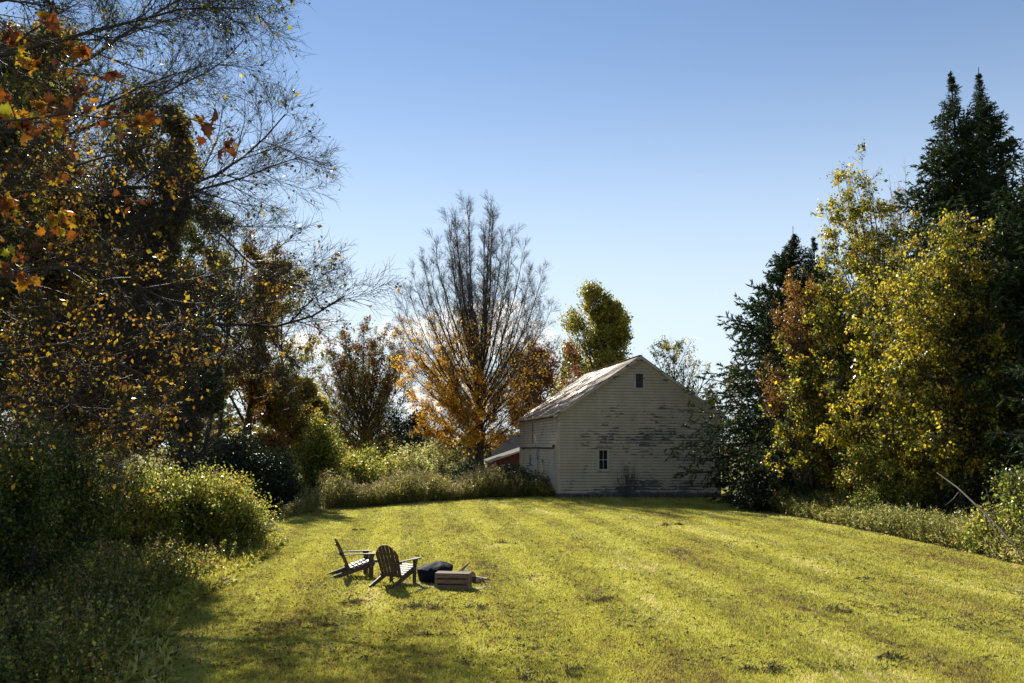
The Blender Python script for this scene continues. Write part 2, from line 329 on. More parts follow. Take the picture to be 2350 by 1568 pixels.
def shrub(label, px, Y, ells, leafmat, nleaf, lsize, seed, name="shrub", cat="shrub", stems=14, group=None, tmpl=QUAD, twigm=None, fill=.5, clumps=60, csize=.22, keep=None, base=None, second=None, dens=1.0):
    """multi-stemmed bush: stems from the ground into a lumpy crown, leaves on many shoots"""
    rng = np.random.default_rng(seed); base = foot(px, Y) if base is None else np.asarray(base, float); o = empty(name, base, label, cat, group)
    env = ells; vol = np.array([e[3]*e[4]*e[5] for e in env]); pr = vol/vol.sum()
    # clump centres near the surface of the crown
    nc = int(clumps*len(env)); w = rng.choice(len(env), nc, p=pr); E = np.array(env)[w]
    u = unit(rng.normal(0, 1, (nc, 3))); rr = rng.uniform(fill, 1.12, nc)[:, None]*(1+.16*np.sin(u[:, :1]*5+E[:, :1])*np.sin(u[:, 2:3]*6+u[:, 1:2]*4))
    C = E[:, :3] + u*E[:, 3:]*rr; low = rng.random(nc) < .38; C[low, 2] *= rng.uniform(.05, .8, low.sum()); C = C[C[:, 2] > .08]; nc = len(C)
    ms = base[None]+np.stack([rng.normal(0, .25, nc), rng.normal(0, .25, nc), np.full(nc, -.05)], 1)
    ms[:, :2] += (C[:, :2]-base[:2])*rng.uniform(.0, .55, (nc, 1))
    n = 5; tt = np.linspace(0, 1, n+1)[None, :, None]
    P = ms[:, None]*(1-tt)+C[:, None]*tt; P[..., 2] += np.sin(tt[..., 0]*np.pi)*.12*(C[:, 2:3]); P[:, 1:-1] += rng.normal(0, .05, (nc, n-1, 3))
    R = np.linspace(1, .3, n+1)[None, :]*np.full((nc, 1), .012+.004*np.mean(C[:, 2]))
    V1, F1 = tubes(P, R, 4)
    s, d, r, t, PL = spawn(rng, P, R, 9, .45, 1.0, 45, 15, up=.1)
    f = csize*rng.uniform(.7, 2.4, len(s)); wild = rng.random(len(s)) < .05; d[wild, 2] += 1.0; d = unit(d); f = np.minimum(f, fit(s, d, env, f, 1.1)+csize*rng.uniform(.2, 1.3, len(s))); f[wild] *= 1.6
    T, TR = march(rng, s, d, f, np.full(len(s), .005+lsize*.03), 3, .12, .02)
    V2, F2 = tubes(T, TR, 3)
    link("stems", np_mesh("stems", *[x for x in (lambda q: (q[0]-base, q[1]))(merge([(V1, F1, 0), (V2, F2, 0)]))], [twigm or TWIG], [0, 0], False), o)
    n1 = int(nleaf*dens*.7); pos, al = sample_on(rng, T, n1, .1, csize*.28)
    ci = rng.integers(0, nc, int(nleaf*dens)-n1); pos2 = C[ci]+rng.normal(0, csize*.8, (len(ci), 3))
    pos = np.concatenate([pos, pos2]); q = (pos[:, 2] > .03)
    if keep is not None: q &= keep(pos, rng)
    pos = pos[q]; mats = [leafmat]; parts = []
    if second:
        k2 = rng.random(len(pos)) < second[1]; V, F = leaves(rng, pos[k2], second[2], second[3] if len(second) > 3 else tmpl); parts.append((V, F, 1)); mats.append(second[0]); pos = pos[~k2]
    V, F = leaves(rng, pos, lsize, tmpl, .2); parts.append((V, F, 0)); V, Fs, mi = merge(parts)
    link("foliage", np_mesh("foliage", V-base, Fs, mats, mi), o)
    return o
def conifer(label, base, H, prof, seed, name="spruce_tree", tips=1, droop=.25, wh=.32, group=None, nb=7, tw=.30, dark=None, bare_top=.5):
    """prof: list of (height fraction, radius)"""
    rng = np.random.default_rng(seed); base = np.asarray(base, float); o = empty(name, base, label, "spruce tree", group)
    P, R = march(rng, base[None]-[[0, 0, .15]], np.array([[0, 0, 1.]]), np.array([H+.15]), np.array([H*.014+.03]), 12, .008, .02, .04)
    V, F = tubes(P, R, 8); link("trunk", np_mesh("trunk", V-base, [F], [BARK], [0], True), o)
    hs = np.arange(.5, H-.25, wh); hs = np.concatenate([np.full(nb, h) for h in hs]); hs = hs+rng.uniform(-wh*.5, wh*.5, len(hs)); hs = hs[hs < H-.15]
    fz = hs/H; rad = np.interp(fz, [p[0] for p in prof], [p[1] for p in prof])*rng.uniform(.70, 1.18, len(hs)); kp = rng.random(len(hs)) < np.interp(fz, [0, .6, .9, 1], [1, .9, .55, .5]); hs, fz, rad = hs[kp], fz[kp], rad[kp]
    az = rng.random(len(hs))*6.283; x = np.interp(hs, P[0, :, 2]-base[2], P[0, :, 0]); y = np.interp(hs, P[0, :, 2]-base[2], P[0, :, 1])
    st = np.stack([x, y, hs+base[2]], 1); el = np.interp(fz, [0, .5, .8, .9, 1], [-.2, .1, .6, .95, 1.25])
    d = unit(np.stack([np.cos(az), np.sin(az), np.tan(el)], 1)); n = 6; M = len(st)
    B = np.empty((M, n+1, 3)); B[:, 0] = st; dd = d.copy()
    for i in range(n):
        dd[:, 2] += (-droop*.35 if i < 3 else droop*.45)*np.interp(fz, [0, .8, 1], [1, .6, 0]) + 0; dd += rng.normal(0, .03, (M, 3)); dd = unit(dd)
        B[:, i+1] = B[:, i]+dd*(rad/n)[:, None]
    BR = (np.clip(rad*.012, .006, .05))[:, None]*np.linspace(1, .3, n+1)[None]
    parts = [(*tubes(B, BR, 4), 1)]
    # side twigs, mostly in the plane of the branch, hanging a little
    cnt = 22; s, sd, r, t, PL = spawn(rng, B, BR, cnt, .10, 1.0, 55, 12, flat=.60)
    ln = np.minimum((.10+.34*PL*(1-.75*t)), 1.1)*rng.uniform(.6, 1.2, len(s)); sd[:, 2] -= .12; sd = unit(sd)
    T, TR = march(rng, s, sd, ln, np.full(len(s), .008), 3, .06, -.05)
    parts.append((*tubes(T, TR, 3), 1))
    allp = []
    for Q, k, t0, m in ((T, 10, .05, 1), (B, 20, .1, 0)):
        MM = len(Q); tq = rng.random((MM, k))*(1-t0)+t0; N = Q.shape[1]; xx = tq*(N-1); i = np.minimum(xx.astype(int), N-2); mm = np.arange(MM)[:, None]
        a, b = Q[mm, i], Q[mm, i+1]; p = a+(b-a)*(xx-i)[..., None]; tg = unit(b-a)
        allp.append((p.reshape(-1, 3), tg.reshape(-1, 3)))
    # leader shoots stay nearly bare at the very top
    ps = np.concatenate([a for a, b in allp]); tg = np.concatenate([b for a, b in allp])
    lt = P[0][-1]; k = 50; zz = rng.uniform(H-1.6, H, k)+base[2]; lp = np.stack([np.interp(zz, P[0, :, 2], P[0, :, 0]), np.interp(zz, P[0, :, 2], P[0, :, 1]), zz], 1)
    ps = np.concatenate([ps, lp]); tg = np.concatenate([tg, np.tile([0, 0, 1.], (k, 1))])
    dn = unit(tg*1.0+rng.normal(0, .32, tg.shape)-np.array([0, 0, .05]))
    fzp = (ps[:, 2]-base[2])/H; sz = tw*rng.uniform(.55, 1.15, len(ps))*np.clip((1-fzp)*5, .32, 1); sv = unit(np.cross(dn, rng.normal(0, 1, dn.shape))); wv = np.cross(dn, sv); tv, tf = NEEDLE
    Vn = ps[:, None]+sz[:, None, None]*(tv[None, :, 0:1]*dn[:, None]+tv[None, :, 1:2]*sv[:, None]+tv[None, :, 2:3]*wv[:, None])
    Fn = ((np.arange(len(ps))*len(tv))[:, None, None]+tf[None]).reshape(-1, 4)
    parts.append((Vn.reshape(-1, 3), Fn, 0)); V, Fs, mi = merge(parts)
    link("crown", np_mesh("crown", V-base, Fs, [L['spruce'], TWIG], mi), o)
    return o

# ------------------------------------------------------------------ the ground
MOW = math.radians(-7)                                   # direction in which the mower ran
def lawn_mat():
    m, n, l, out = new_mat("mown_lawn"); geo = n.new("ShaderNodeNewGeometry")
    n1 = noise_tex(n, l, .35, 5, geo.outputs["Position"]); n2 = noise_tex(n, l, 7, 6, geo.outputs["Position"], None, .7)
    r1 = ramp(n, [(.3, (.16, .15, .035)), (.5, (.25, .25, .04)), (.72, (.32, .28, .07))]); l.new(n1.outputs[0], r1.inputs[0])
    r2 = ramp(n, [(.35, (.45, .42, .38)), (.6, (1.1, 1.08, 1.0))]); l.new(n2.outputs[0], r2.inputs[0])
    mu = n.new("ShaderNodeMixRGB"); mu.blend_type = 'MULTIPLY'; mu.inputs[0].default_value = 1; l.new(r1.outputs[0], mu.inputs[1]); l.new(r2.outputs[0], mu.inputs[2])
    p = n.new("ShaderNodeBsdfPrincipled"); p.inputs["Roughness"].default_value = .9; p.inputs["Specular IOR Level"].default_value = .15; l.new(mu.outputs[0], p.inputs["Base Color"])
    b = n.new("ShaderNodeBump"); b.inputs["Strength"].default_value = 1; b.inputs["Distance"].default_value = .05; n3 = noise_tex(n, l, 22, 6, geo.outputs["Position"]); l.new(n3.outputs[0], b.inputs["Height"]); l.new(b.outputs[0], p.inputs["Normal"])
    l.new(p.outputs[0], out.inputs[0]); return m
def blade_mat():
    m, n, l, out = new_mat("grass_blades"); geo = n.new("ShaderNodeNewGeometry")
    n1 = noise_tex(n, l, .45, 4, geo.outputs["Position"], (1, .3, 1)); n2 = noise_tex(n, l, 3.0, 5, geo.outputs["Position"], (1, .45, 1), .65)
    # mowing stripes: bands across the mower's direction, wandering a little
    dt = n.new("ShaderNodeVectorMath"); dt.operation = 'DOT_PRODUCT'; l.new(geo.outputs["Position"], dt.inputs[0]); dt.inputs[1].default_value = (math.cos(MOW), -math.sin(MOW), 0)
    n3 = noise_tex(n, l, .12, 2, geo.outputs["Position"]); a = n.new("ShaderNodeMath"); a.operation = 'MULTIPLY_ADD'; l.new(n3.outputs[0], a.inputs[0]); a.inputs[1].default_value = 3.0; l.new(dt.outputs["Value"], a.inputs[2])
    w = n.new("ShaderNodeMath"); w.operation = 'MULTIPLY'; w.inputs[1].default_value = 2*math.pi/1.9; l.new(a.outputs[0], w.inputs[0])
    sn = n.new("ShaderNodeMath"); sn.operation = 'SINE'; l.new(w.outputs[0], sn.inputs[0])
    f = n.new("ShaderNodeMath"); f.operation = 'MULTIPLY_ADD'; l.new(sn.outputs[0], f.inputs[0]); f.inputs[1].default_value = .035; l.new(n1.outputs[0], f.inputs[2])
    f2 = n.new("ShaderNodeMath"); f2.operation = 'MULTIPLY_ADD'; l.new(n2.outputs[0], f2.inputs[0]); f2.inputs[1].default_value = .75; l.new(f.outputs[0], f2.inputs[2])
    f3 = n.new("ShaderNodeMath"); f3.operation = 'MULTIPLY_ADD'; l.new(geo.outputs["Random Per Island"], f3.inputs[0]); f3.inputs[1].default_value = .30; l.new(f2.outputs[0], f3.inputs[2])
    g = n.new("ShaderNodeMath"); g.operation = 'SUBTRACT'; l.new(f3.outputs[0], g.inputs[0]); g.inputs[1].default_value = .475
    r = ramp(n, [(.20, (.12, .085, .035)), (.33, (.27, .205, .065)), (.44, (.34, .305, .055)), (.58, (.385, .385, .056)), (.70, (.45, .42, .085)), (.86, (.62, .52, .26))]); l.new(g.outputs[0], r.inputs[0])
    p = n.new("ShaderNodeBsdfPrincipled"); p.inputs["Roughness"].default_value = .5; p.inputs["Specular IOR Level"].default_value = .35; l.new(r.outputs[0], p.inputs["Base Color"])
    t = n.new("ShaderNodeBsdfTranslucent"); gg = n.new("ShaderNodeVectorMath"); gg.operation = 'SCALE'; gg.inputs[3].default_value = 1.5; l.new(r.outputs[0], gg.inputs[0]); l.new(gg.outputs[0], t.inputs[0])
    mx = n.new("ShaderNodeMixShader"); mx.inputs[0].default_value = .5; l.new(p.outputs[0], mx.inputs[1]); l.new(t.outputs[0], mx.inputs[2]); l.new(mx.outputs[0], out.inputs[0]); return m
LAWN = lawn_mat(); BLADE = blade_mat()
LITTER = rough_mat("leaf_litter_soil", (.035, .028, .018), (.12, .085, .045), 5, .9, .15, None, 1.0, 30, 0, "Object")
def hgt(x, y):
    """gentle unevenness of the lawn"""
    return .035*np.sin(x*.55+1.2*np.sin(y*.21))*np.sin(y*.37+.8) + .018*np.sin(x*1.7+y*.9)*np.sin(y*1.3-x*.6)
def grid_ground():
    xs = np.concatenate([np.linspace(-900, -60, 12)[:-1], np.linspace(-60, 60, 241), np.linspace(60, 900, 12)[1:]])
    ys = np.concatenate([np.linspace(-300, 0, 5)[:-1], np.linspace(0, 100, 241), np.linspace(100, 1500, 12)[1:]])
    X, Y = np.meshgrid(xs, ys); fade = np.clip((100-np.abs(Y-40))/40, 0, 1); Z = hgt(X, Y)*fade
    V = np.stack([X, Y, Z], -1).reshape(-1, 3); nx, ny = len(xs), len(ys); i = np.arange(nx*ny).reshape(ny, nx)
    F = np.stack([i[:-1, :-1], i[:-1, 1:], i[1:, 1:], i[1:, :-1]], -1).reshape(-1, 4)
    return np_mesh("ground", V, [F], [LAWN], [0], True)
tag(link("ground", grid_ground()), kind="structure")
def gz(x, y): return hgt(np.asarray(x, float), np.asarray(y, float))*np.clip((100-np.abs(np.asarray(y, float)-40))/40, 0, 1)
# edges of the mown lawn on the left and on the right, as points on the ground
LE = [gnd(*q)[:2] for q in ((250, 1640), (285, 1568), (300, 1470), (350, 1400), (470, 1345), (500, 1310), (560, 1285), (620, 1240), (640, 1195), (720, 1168), (860, 1161), (1000, 1150), (1130, 1141), (1280, 1138))]
RE = [gnd(*q)[:2] for q in ((2560, 1330), (2350, 1300), (2200, 1262), (2050, 1232), (1900, 1203), (1830, 1188), (1760, 1172))]
LE = np.array(LE); RE = np.array(RE)
def poly_in(x, y, poly):
    x, y = np.asarray(x), np.asarray(y); r = np.zeros(x.shape, bool); n = len(poly); j = n-1
    for i in range(n):
        xi, yi = poly[i]; xj, yj = poly[j]
        c = ((yi > y) != (yj > y)) & (x < (xj-xi)*(y-yi)/(yj-yi+1e-12)+xi); r ^= c; j = i
    return r
LPOLY = np.concatenate([LE, [[2.4, 61], [2.4, 75], [-75, 110], [-75, 3], [-7, 3]]])
RPOLY = np.concatenate([RE, [[14, 52], [22, 75], [75, 110], [75, 15], [22, 15]]])
def soil(name, poly):
    # triangulated patch that follows the ground a few millimetres above it
    st = .5; x0, y0 = poly.min(0); x1, y1 = poly.max(0); xs = np.arange(x0, x1, st); ys = np.arange(y0, y1, st); X, Y = np.meshgrid(xs, ys)
    ins = poly_in(X+st/2, Y+st/2, poly)[:-1, :-1]; i = np.arange(X.size).reshape(X.shape)
    F = np.stack([i[:-1, :-1], i[:-1, 1:], i[1:, 1:], i[1:, :-1]], -1)[ins]; V = np.stack([X, Y, gz(X, Y)+.02], -1).reshape(-1, 3)
    u, inv = np.unique(F, return_inverse=True); return tag(link(name, np_mesh(name, V[u], [inv.reshape(F.shape)], [LITTER], [0], True)), kind="structure")
soil("woodland_floor", LPOLY); soil("thicket_floor", RPOLY)

def frustum_pts(rng, n, d0, d1, power=1.0, wide=.62):
    """points on the lawn in view, thinning out with distance"""
    u = rng.random(n)
    Y = d0*(d1/d0)**u if power == 2 else (d0+(d1-d0)*u)
    X = (rng.random(n)*2-1)*wide*Y
    return X, Y
def on_lawn(X, Y, grow=0.0):
    ok = ~poly_in(X, Y, LPOLY) & ~poly_in(X, Y, RPOLY)
    return ok
def grass():
    rng = np.random.default_rng(3); n = 1300000
    X, Y = frustum_pts(rng, n, 10.5, 66, 2); ok = on_lawn(X+rng.normal(0, .15, n), Y+rng.normal(0, .2, n)); X, Y = X[ok], Y[ok]; n = len(X)
    h = rng.uniform(.025, .06, n)*(1+.25*np.sin(X*2.1+np.sin(Y))*np.sin(Y*1.7)); w = .004+.00045*Y
    az = rng.random(n)*6.283; strip = np.sign(np.sin((X*math.cos(MOW)-Y*math.sin(MOW))*2*math.pi/1.9))
    lx = rng.normal(0, .5, n)+.25*strip*math.sin(MOW); ly = rng.normal(0, .5, n)+.35*strip
    Z = gz(X, Y); b = np.stack([X, Y, Z-.004], 1); s = np.stack([np.cos(az)*w, np.sin(az)*w, np.zeros(n)], 1)
    tip = b+np.stack([lx*h, ly*h, h], 1)
    V = np.stack([b-s, b+s, tip], 1).reshape(-1, 3); F = np.arange(3*n).reshape(n, 3)
    return np_mesh("grass", V, [F], [BLADE], [0])
tag(link("grass", grass()), kind="stuff", label="short mown yellow green grass of the sunlit lawn", cat="grass")
CLIP = leaf_mat("dried_grass_clippings", [(.05, .045, .018), (.10, .085, .03), (.17, .15, .05), (.21, .17, .08)], .3, 1.3, .7, .2, .3, 2)
def clippings():
    rng = np.random.default_rng(8); nc = 20000
    X, Y = frustum_pts(rng, nc, 12.5, 56, 2); u = X*math.cos(MOW)-Y*math.sin(MOW)
    band = .5+.5*np.sin(u*2*math.pi/1.9+1.2); pn = .5+.5*np.sin(X*.8+2*np.sin(Y*.33))*np.sin(Y*.6+1)
    ok = on_lawn(X, Y) & (rng.random(nc) < .16+.5*band**3*pn+.3*(pn > .8)); X, Y = X[ok], Y[ok]; nc = len(X)
    big = rng.random(nc)**5; k = 16; r = .025+.16*big
    # windrows stretch along the mower's direction or across it at random
    ca = math.pi/2-MOW+rng.normal(0, .9, (nc, 1)); a = rng.normal(0, 1, (nc, k))*r[:, None]*1.5; b = rng.normal(0, 1, (nc, k))*r[:, None]*.5
    px = X[:, None]+a*np.cos(ca)-b*np.sin(ca); py = Y[:, None]+a*np.sin(ca)+b*np.cos(ca)
    hh = (.012+.05*big)[:, None]*np.exp(-(a**2+b**2)/(2*(r[:, None])**2))*rng.random((nc, k))*2
    pos = np.stack([px, py, gz(px, py)+.012+hh], -1).reshape(-1, 3); n = len(pos)
    V, F = leaves(rng, pos, .055, (np.array([(-.5, 0, 0), (0, .22, .05), (.5, 0, 0), (0, -.22, .05)]), np.array([[0, 1, 2, 3]])), 0)
    V = V.reshape(n, 4, 3); V[..., 2] = pos[:, None, 2]+(V[..., 2]-pos[:, None, 2])*.6
    return np_mesh("grass_clippings", V.reshape(-1, 3), [F], [CLIP], [0])
tag(link("grass_clippings", clippings()), kind="stuff", label="small dark clumps of cut grass left lying on the lawn", cat="grass clippings")
def turf_clumps():
    """bigger heaps of raked clippings, as real little mounds of short pieces"""
    rng = np.random.default_rng(81); parts = []
    for (px, py, r) in ((1545, 1206, .55), (1925, 1407, .25), (830, 1218, .15), (1380, 1380, .3), (1090, 1395, .2), (760, 1440, .3), (980, 1460, .2), (1290, 1550, .4), (1750, 1535, .3), (2060, 1520, .25), (2000, 1330, .2), (950, 1395, .35), (820, 1385, .3), (1150, 1250, .25)):
        c = gnd(px, py); k = int(420*r/.3); nb_ = rng.integers(3, 7); bx = rng.normal(0, r*.75, nb_); by = rng.normal(0, r*.5, nb_); br = rng.uniform(.12, .45, nb_)*r; bi = rng.integers(0, nb_, k)
        a = bx[bi]+rng.normal(0, 1, k)*br[bi]; b = by[bi]+rng.normal(0, 1, k)*br[bi]*.7; hh = .10*(r/.4)**.6*(br[bi]/r/.3)*np.exp(-((a-bx[bi])**2+(b-by[bi])**2)/(br[bi]**2*1.2))*rng.random(k)
        pos = np.stack([c[0]+a, c[1]+b, gz(c[0]+a, c[1]+b)+.01+hh], 1); parts.append((*leaves(rng, pos, .07, NARROW, 0), 0))
    V, Fs, mi = merge(parts); return np_mesh("raked_clippings", V, Fs, [CLIP], mi)
tag(link("raked_clippings", turf_clumps()), kind="stuff", label="larger dark heaps of raked clippings scattered over the lawn", cat="grass clippings")
def fallen():
    rng = np.random.default_rng(9); n = 8000
    X = rng.normal(-3.2, 3.0, n); Y = 11.5+rng.gamma(2.0, 3.6, n); ok = on_lawn(X, Y) & (Y < 44) & (np.abs(X) < .62*Y) & (rng.random(n) < np.clip(1.25-(X+5)/9, .05, 1)); X, Y = X[ok], Y[ok]
    pos = np.stack([X, Y, gz(X, Y)+.03], 1); V, F = leaves(rng, pos, .06, QUAD, 0); V = V.reshape(len(pos), 4, 3); V[..., 2] = pos[:, None, 2]+(V[..., 2]-pos[:, None, 2])*.45
    return np_mesh("fallen_leaves", V.reshape(-1, 3), [F], [leaf_mat("fallen_brown_leaves", [(.10, .05, .025), (.20, .10, .04), (.26, .15, .07), (.28, .09, .04)], .3, 1.3, .8, .1, .2)], [0])
tag(link("fallen_leaves", fallen()), kind="stuff", label="brown and reddish fallen leaves strewn over the near left lawn", cat="fallen leaves")

# ------------------------------------------------------------------ the barn
BAZ = math.radians(9.65); BA = gnd(1281, 1143); BW, BL, EZ, PZ, PX = 10.4, 13.2, 5.12, 8.62, 5.2     # width, length, wall top, peak, peak position
EXPO = .178
def paint_mat(name, base=(.56, .455, .315), peel=1.0, boards=True, centre=True):
    m, n, l, out = new_mat(name); tc = n.new("ShaderNodeTexCoord"); sep = n.new("ShaderNodeSeparateXYZ"); l.new(tc.outputs["Object"], sep.inputs[0])
    def math_(op, a, b=None, c=None):
        x = n.new("ShaderNodeMath"); x.operation = op
        for i, v in enumerate((a, b, c)):
            if v is None: continue
            if isinstance(v, (int, float)): x.inputs[i].default_value = v
            else: l.new(v, x.inputs[i])
        return x.outputs[0]
    nbig = noise_tex(n, l, .55, 3, tc.outputs["Object"], (.7, .7, 1.3)); nm = noise_tex(n, l, 2.6, 6, tc.outputs["Object"], (.6, .6, 2.2), .68); nf = noise_tex(n, l, 26, 4, tc.outputs["Object"], (.5, .5, 2))
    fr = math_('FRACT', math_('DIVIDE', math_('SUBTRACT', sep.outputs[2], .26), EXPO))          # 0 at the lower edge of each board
    if centre:
        dx = math_('DIVIDE', math_('SUBTRACT', sep.outputs[0], 5.9), 4.2); dz = math_('DIVIDE', math_('SUBTRACT', sep.outputs[2], 3.2), 3.0)
        cen = math_('SUBTRACT', 1.0, math_('ADD', math_('MULTIPLY', dx, dx), math_('MULTIPLY', dz, dz)))
        cen = math_('MAXIMUM', cen, -.6)
        low = math_('MULTIPLY', math_('MAXIMUM', math_('SUBTRACT', 1.4, sep.outputs[2]), 0.0), .12)
        cen = math_('ADD', math_('MULTIPLY', cen, .09), low)
    else: cen = -.03
    v = math_('ADD', math_('ADD', math_('MULTIPLY', nbig.outputs[0], .70), math_('MULTIPLY', nm.outputs[0], .75)), math_('ADD', cen, math_('MULTIPLY', nf.outputs[0], .10)))
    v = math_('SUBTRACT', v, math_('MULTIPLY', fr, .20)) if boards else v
    pk = n.new("ShaderNodeMapRange"); l.new(v, pk.inputs[0]); pk.inputs[1].default_value = .800-.03*(peel-1); pk.inputs[2].default_value = .814-.03*(peel-1)
    # lap shadow lines painted in wood colour along the lower edge of every board
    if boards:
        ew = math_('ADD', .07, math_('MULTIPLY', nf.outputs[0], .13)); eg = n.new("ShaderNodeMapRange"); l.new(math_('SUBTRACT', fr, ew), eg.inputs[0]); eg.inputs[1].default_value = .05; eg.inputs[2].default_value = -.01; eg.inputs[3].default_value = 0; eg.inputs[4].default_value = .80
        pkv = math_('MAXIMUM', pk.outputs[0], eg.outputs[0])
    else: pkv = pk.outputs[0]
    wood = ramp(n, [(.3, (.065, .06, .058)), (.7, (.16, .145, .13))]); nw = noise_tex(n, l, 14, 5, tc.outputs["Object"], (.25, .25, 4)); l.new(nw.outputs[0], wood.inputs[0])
    nd = noise_tex(n, l, 1.6, 6, tc.outputs["Object"], (1, 1, .6)); pr = ramp(n, [(.3, tuple(c*.80 for c in base)), (.65, base)]); l.new(nd.outputs[0], pr.inputs[0])
    # bare wood where paint has peeled, plus the painted shadow lines under the laps
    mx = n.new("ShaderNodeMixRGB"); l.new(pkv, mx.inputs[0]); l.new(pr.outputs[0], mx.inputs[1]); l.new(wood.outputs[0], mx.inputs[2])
    p = n.new("ShaderNodeBsdfPrincipled"); p.inputs["Roughness"].default_value = .6; p.inputs["Specular IOR Level"].default_value = .3; l.new(mx.outputs[0], p.inputs["Base Color"])
    b = n.new("ShaderNodeBump"); b.inputs["Strength"].default_value = .5; b.inputs["Distance"].default_value = .006; b.invert = True; l.new(pk.outputs[0], b.inputs["Height"]); l.new(b.outputs[0], p.inputs["Normal"])
    l.new(p.outputs[0], out.inputs[0]); return m
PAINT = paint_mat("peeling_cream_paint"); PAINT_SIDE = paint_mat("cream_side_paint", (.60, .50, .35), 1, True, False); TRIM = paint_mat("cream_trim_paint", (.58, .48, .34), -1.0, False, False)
TRIMW = paint_mat("worn_white_trim", (.52, .47, .39), -.6, False, False)
STONE = rough_mat("foundation_stone", (.05, .048, .045), (.16, .15, .14), 4, .9, .2, None, .8)
DARK = rough_mat("dark_interior", (.012, .011, .010), (.03, .028, .025), 3, .9, .1)
def glass_mat():
    m, n, l, out = new_mat("dark_window_glass"); p = n.new("ShaderNodeBsdfPrincipled"); tc = n.new("ShaderNodeTexCoord"); nz = noise_tex(n, l, 3, 2, tc.outputs["Object"])
    r = ramp(n, [(.3, (.008, .009, .014)), (.7, (.02, .022, .03))]); l.new(nz.outputs[0], r.inputs[0]); l.new(r.outputs[0], p.inputs["Base Color"]); p.inputs["Roughness"].default_value = .12; p.inputs["Specular IOR Level"].default_value = .35
    b = n.new("ShaderNodeBump"); b.inputs["Strength"].default_value = .15; l.new(nz.outputs[0], b.inputs["Height"]); l.new(b.outputs[0], p.inputs["Normal"]); l.new(p.outputs[0], out.inputs[0]); return m
GLASS = glass_mat()
def roof_mat():
    m, n, l, out = new_mat("rusty_tin_roof"); tc = n.new("ShaderNodeTexCoord")
    a = noise_tex(n, l, 1.1, 7, tc.outputs["Object"], (.12, 1.6, .12), .7); b_ = noise_tex(n, l, .8, 3, tc.outputs["Object"], (1, .6, 1)); c = noise_tex(n, l, 16, 4, tc.outputs["Object"], (.3, 1, .3))
    ad = n.new("ShaderNodeMath"); ad.operation = 'MULTIPLY_ADD'; l.new(b_.outputs[0], ad.inputs[0]); ad.inputs[1].default_value = .55; l.new(a.outputs[0], ad.inputs[2])
    ad2 = n.new("ShaderNodeMath"); ad2.operation = 'MULTIPLY_ADD'; l.new(c.outputs[0], ad2.inputs[0]); ad2.inputs[1].default_value = .12; l.new(ad.outputs[0], ad2.inputs[2])
    sb = n.new("ShaderNodeMath"); sb.operation = 'SUBTRACT'; l.new(ad2.outputs[0], sb.inputs[0]); sb.inputs[1].default_value = .32
    # the front third of the sheets has rusted most
    sep = n.new("ShaderNodeSeparateXYZ"); l.new(tc.outputs["Object"], sep.inputs[0]); fr = n.new("ShaderNodeMapRange"); l.new(sep.outputs[1], fr.inputs[0]); fr.inputs[1].default_value = -.3; fr.inputs[2].default_value = 4.5; fr.inputs[3].default_value = .22; fr.inputs[4].default_value = .02
    s2 = n.new("ShaderNodeMath"); l.new(sb.outputs[0], s2.inputs[0]); l.new(fr.outputs[0], s2.inputs[1])
    r = ramp(n, [(.36, (.50, .41, .28)), (.46, (.36, .24, .14)), (.56, (.25, .14, .08)), (.74, (.14, .07, .04))]); l.new(s2.outputs[0], r.inputs[0])
    met = ramp(n, [(.38, (.45, .45, .45)), (.50, (0, 0, 0))]); l.new(s2.outputs[0], met.inputs[0]); ro = ramp(n, [(.40, (.46, .46, .46)), (.55, (.75, .75, .75))]); l.new(s2.outputs[0], ro.inputs[0])
    p = n.new("ShaderNodeBsdfPrincipled"); l.new(r.outputs[0], p.inputs["Base Color"]); l.new(met.outputs[0], p.inputs["Metallic"]); l.new(ro.outputs[0], p.inputs["Roughness"])
    bp = n.new("ShaderNodeBump"); bp.inputs["Strength"].default_value = .35; bp.inputs["Distance"].default_value = .03; l.new(c.outputs[0], bp.inputs["Height"]); l.new(bp.outputs[0], p.inputs["Normal"])
    l.new(p.outputs[0], out.inputs[0]); return m
ROOF = roof_mat()
barn = empty("barn", (BA[0], BA[1], 0), "weathered cream clapboard barn with rusty tin gable roof at the end of the lawn", "barn", None, BAZ)
def roof_z(x): return PZ-abs(x-PX)*(PZ-EZ)/PX
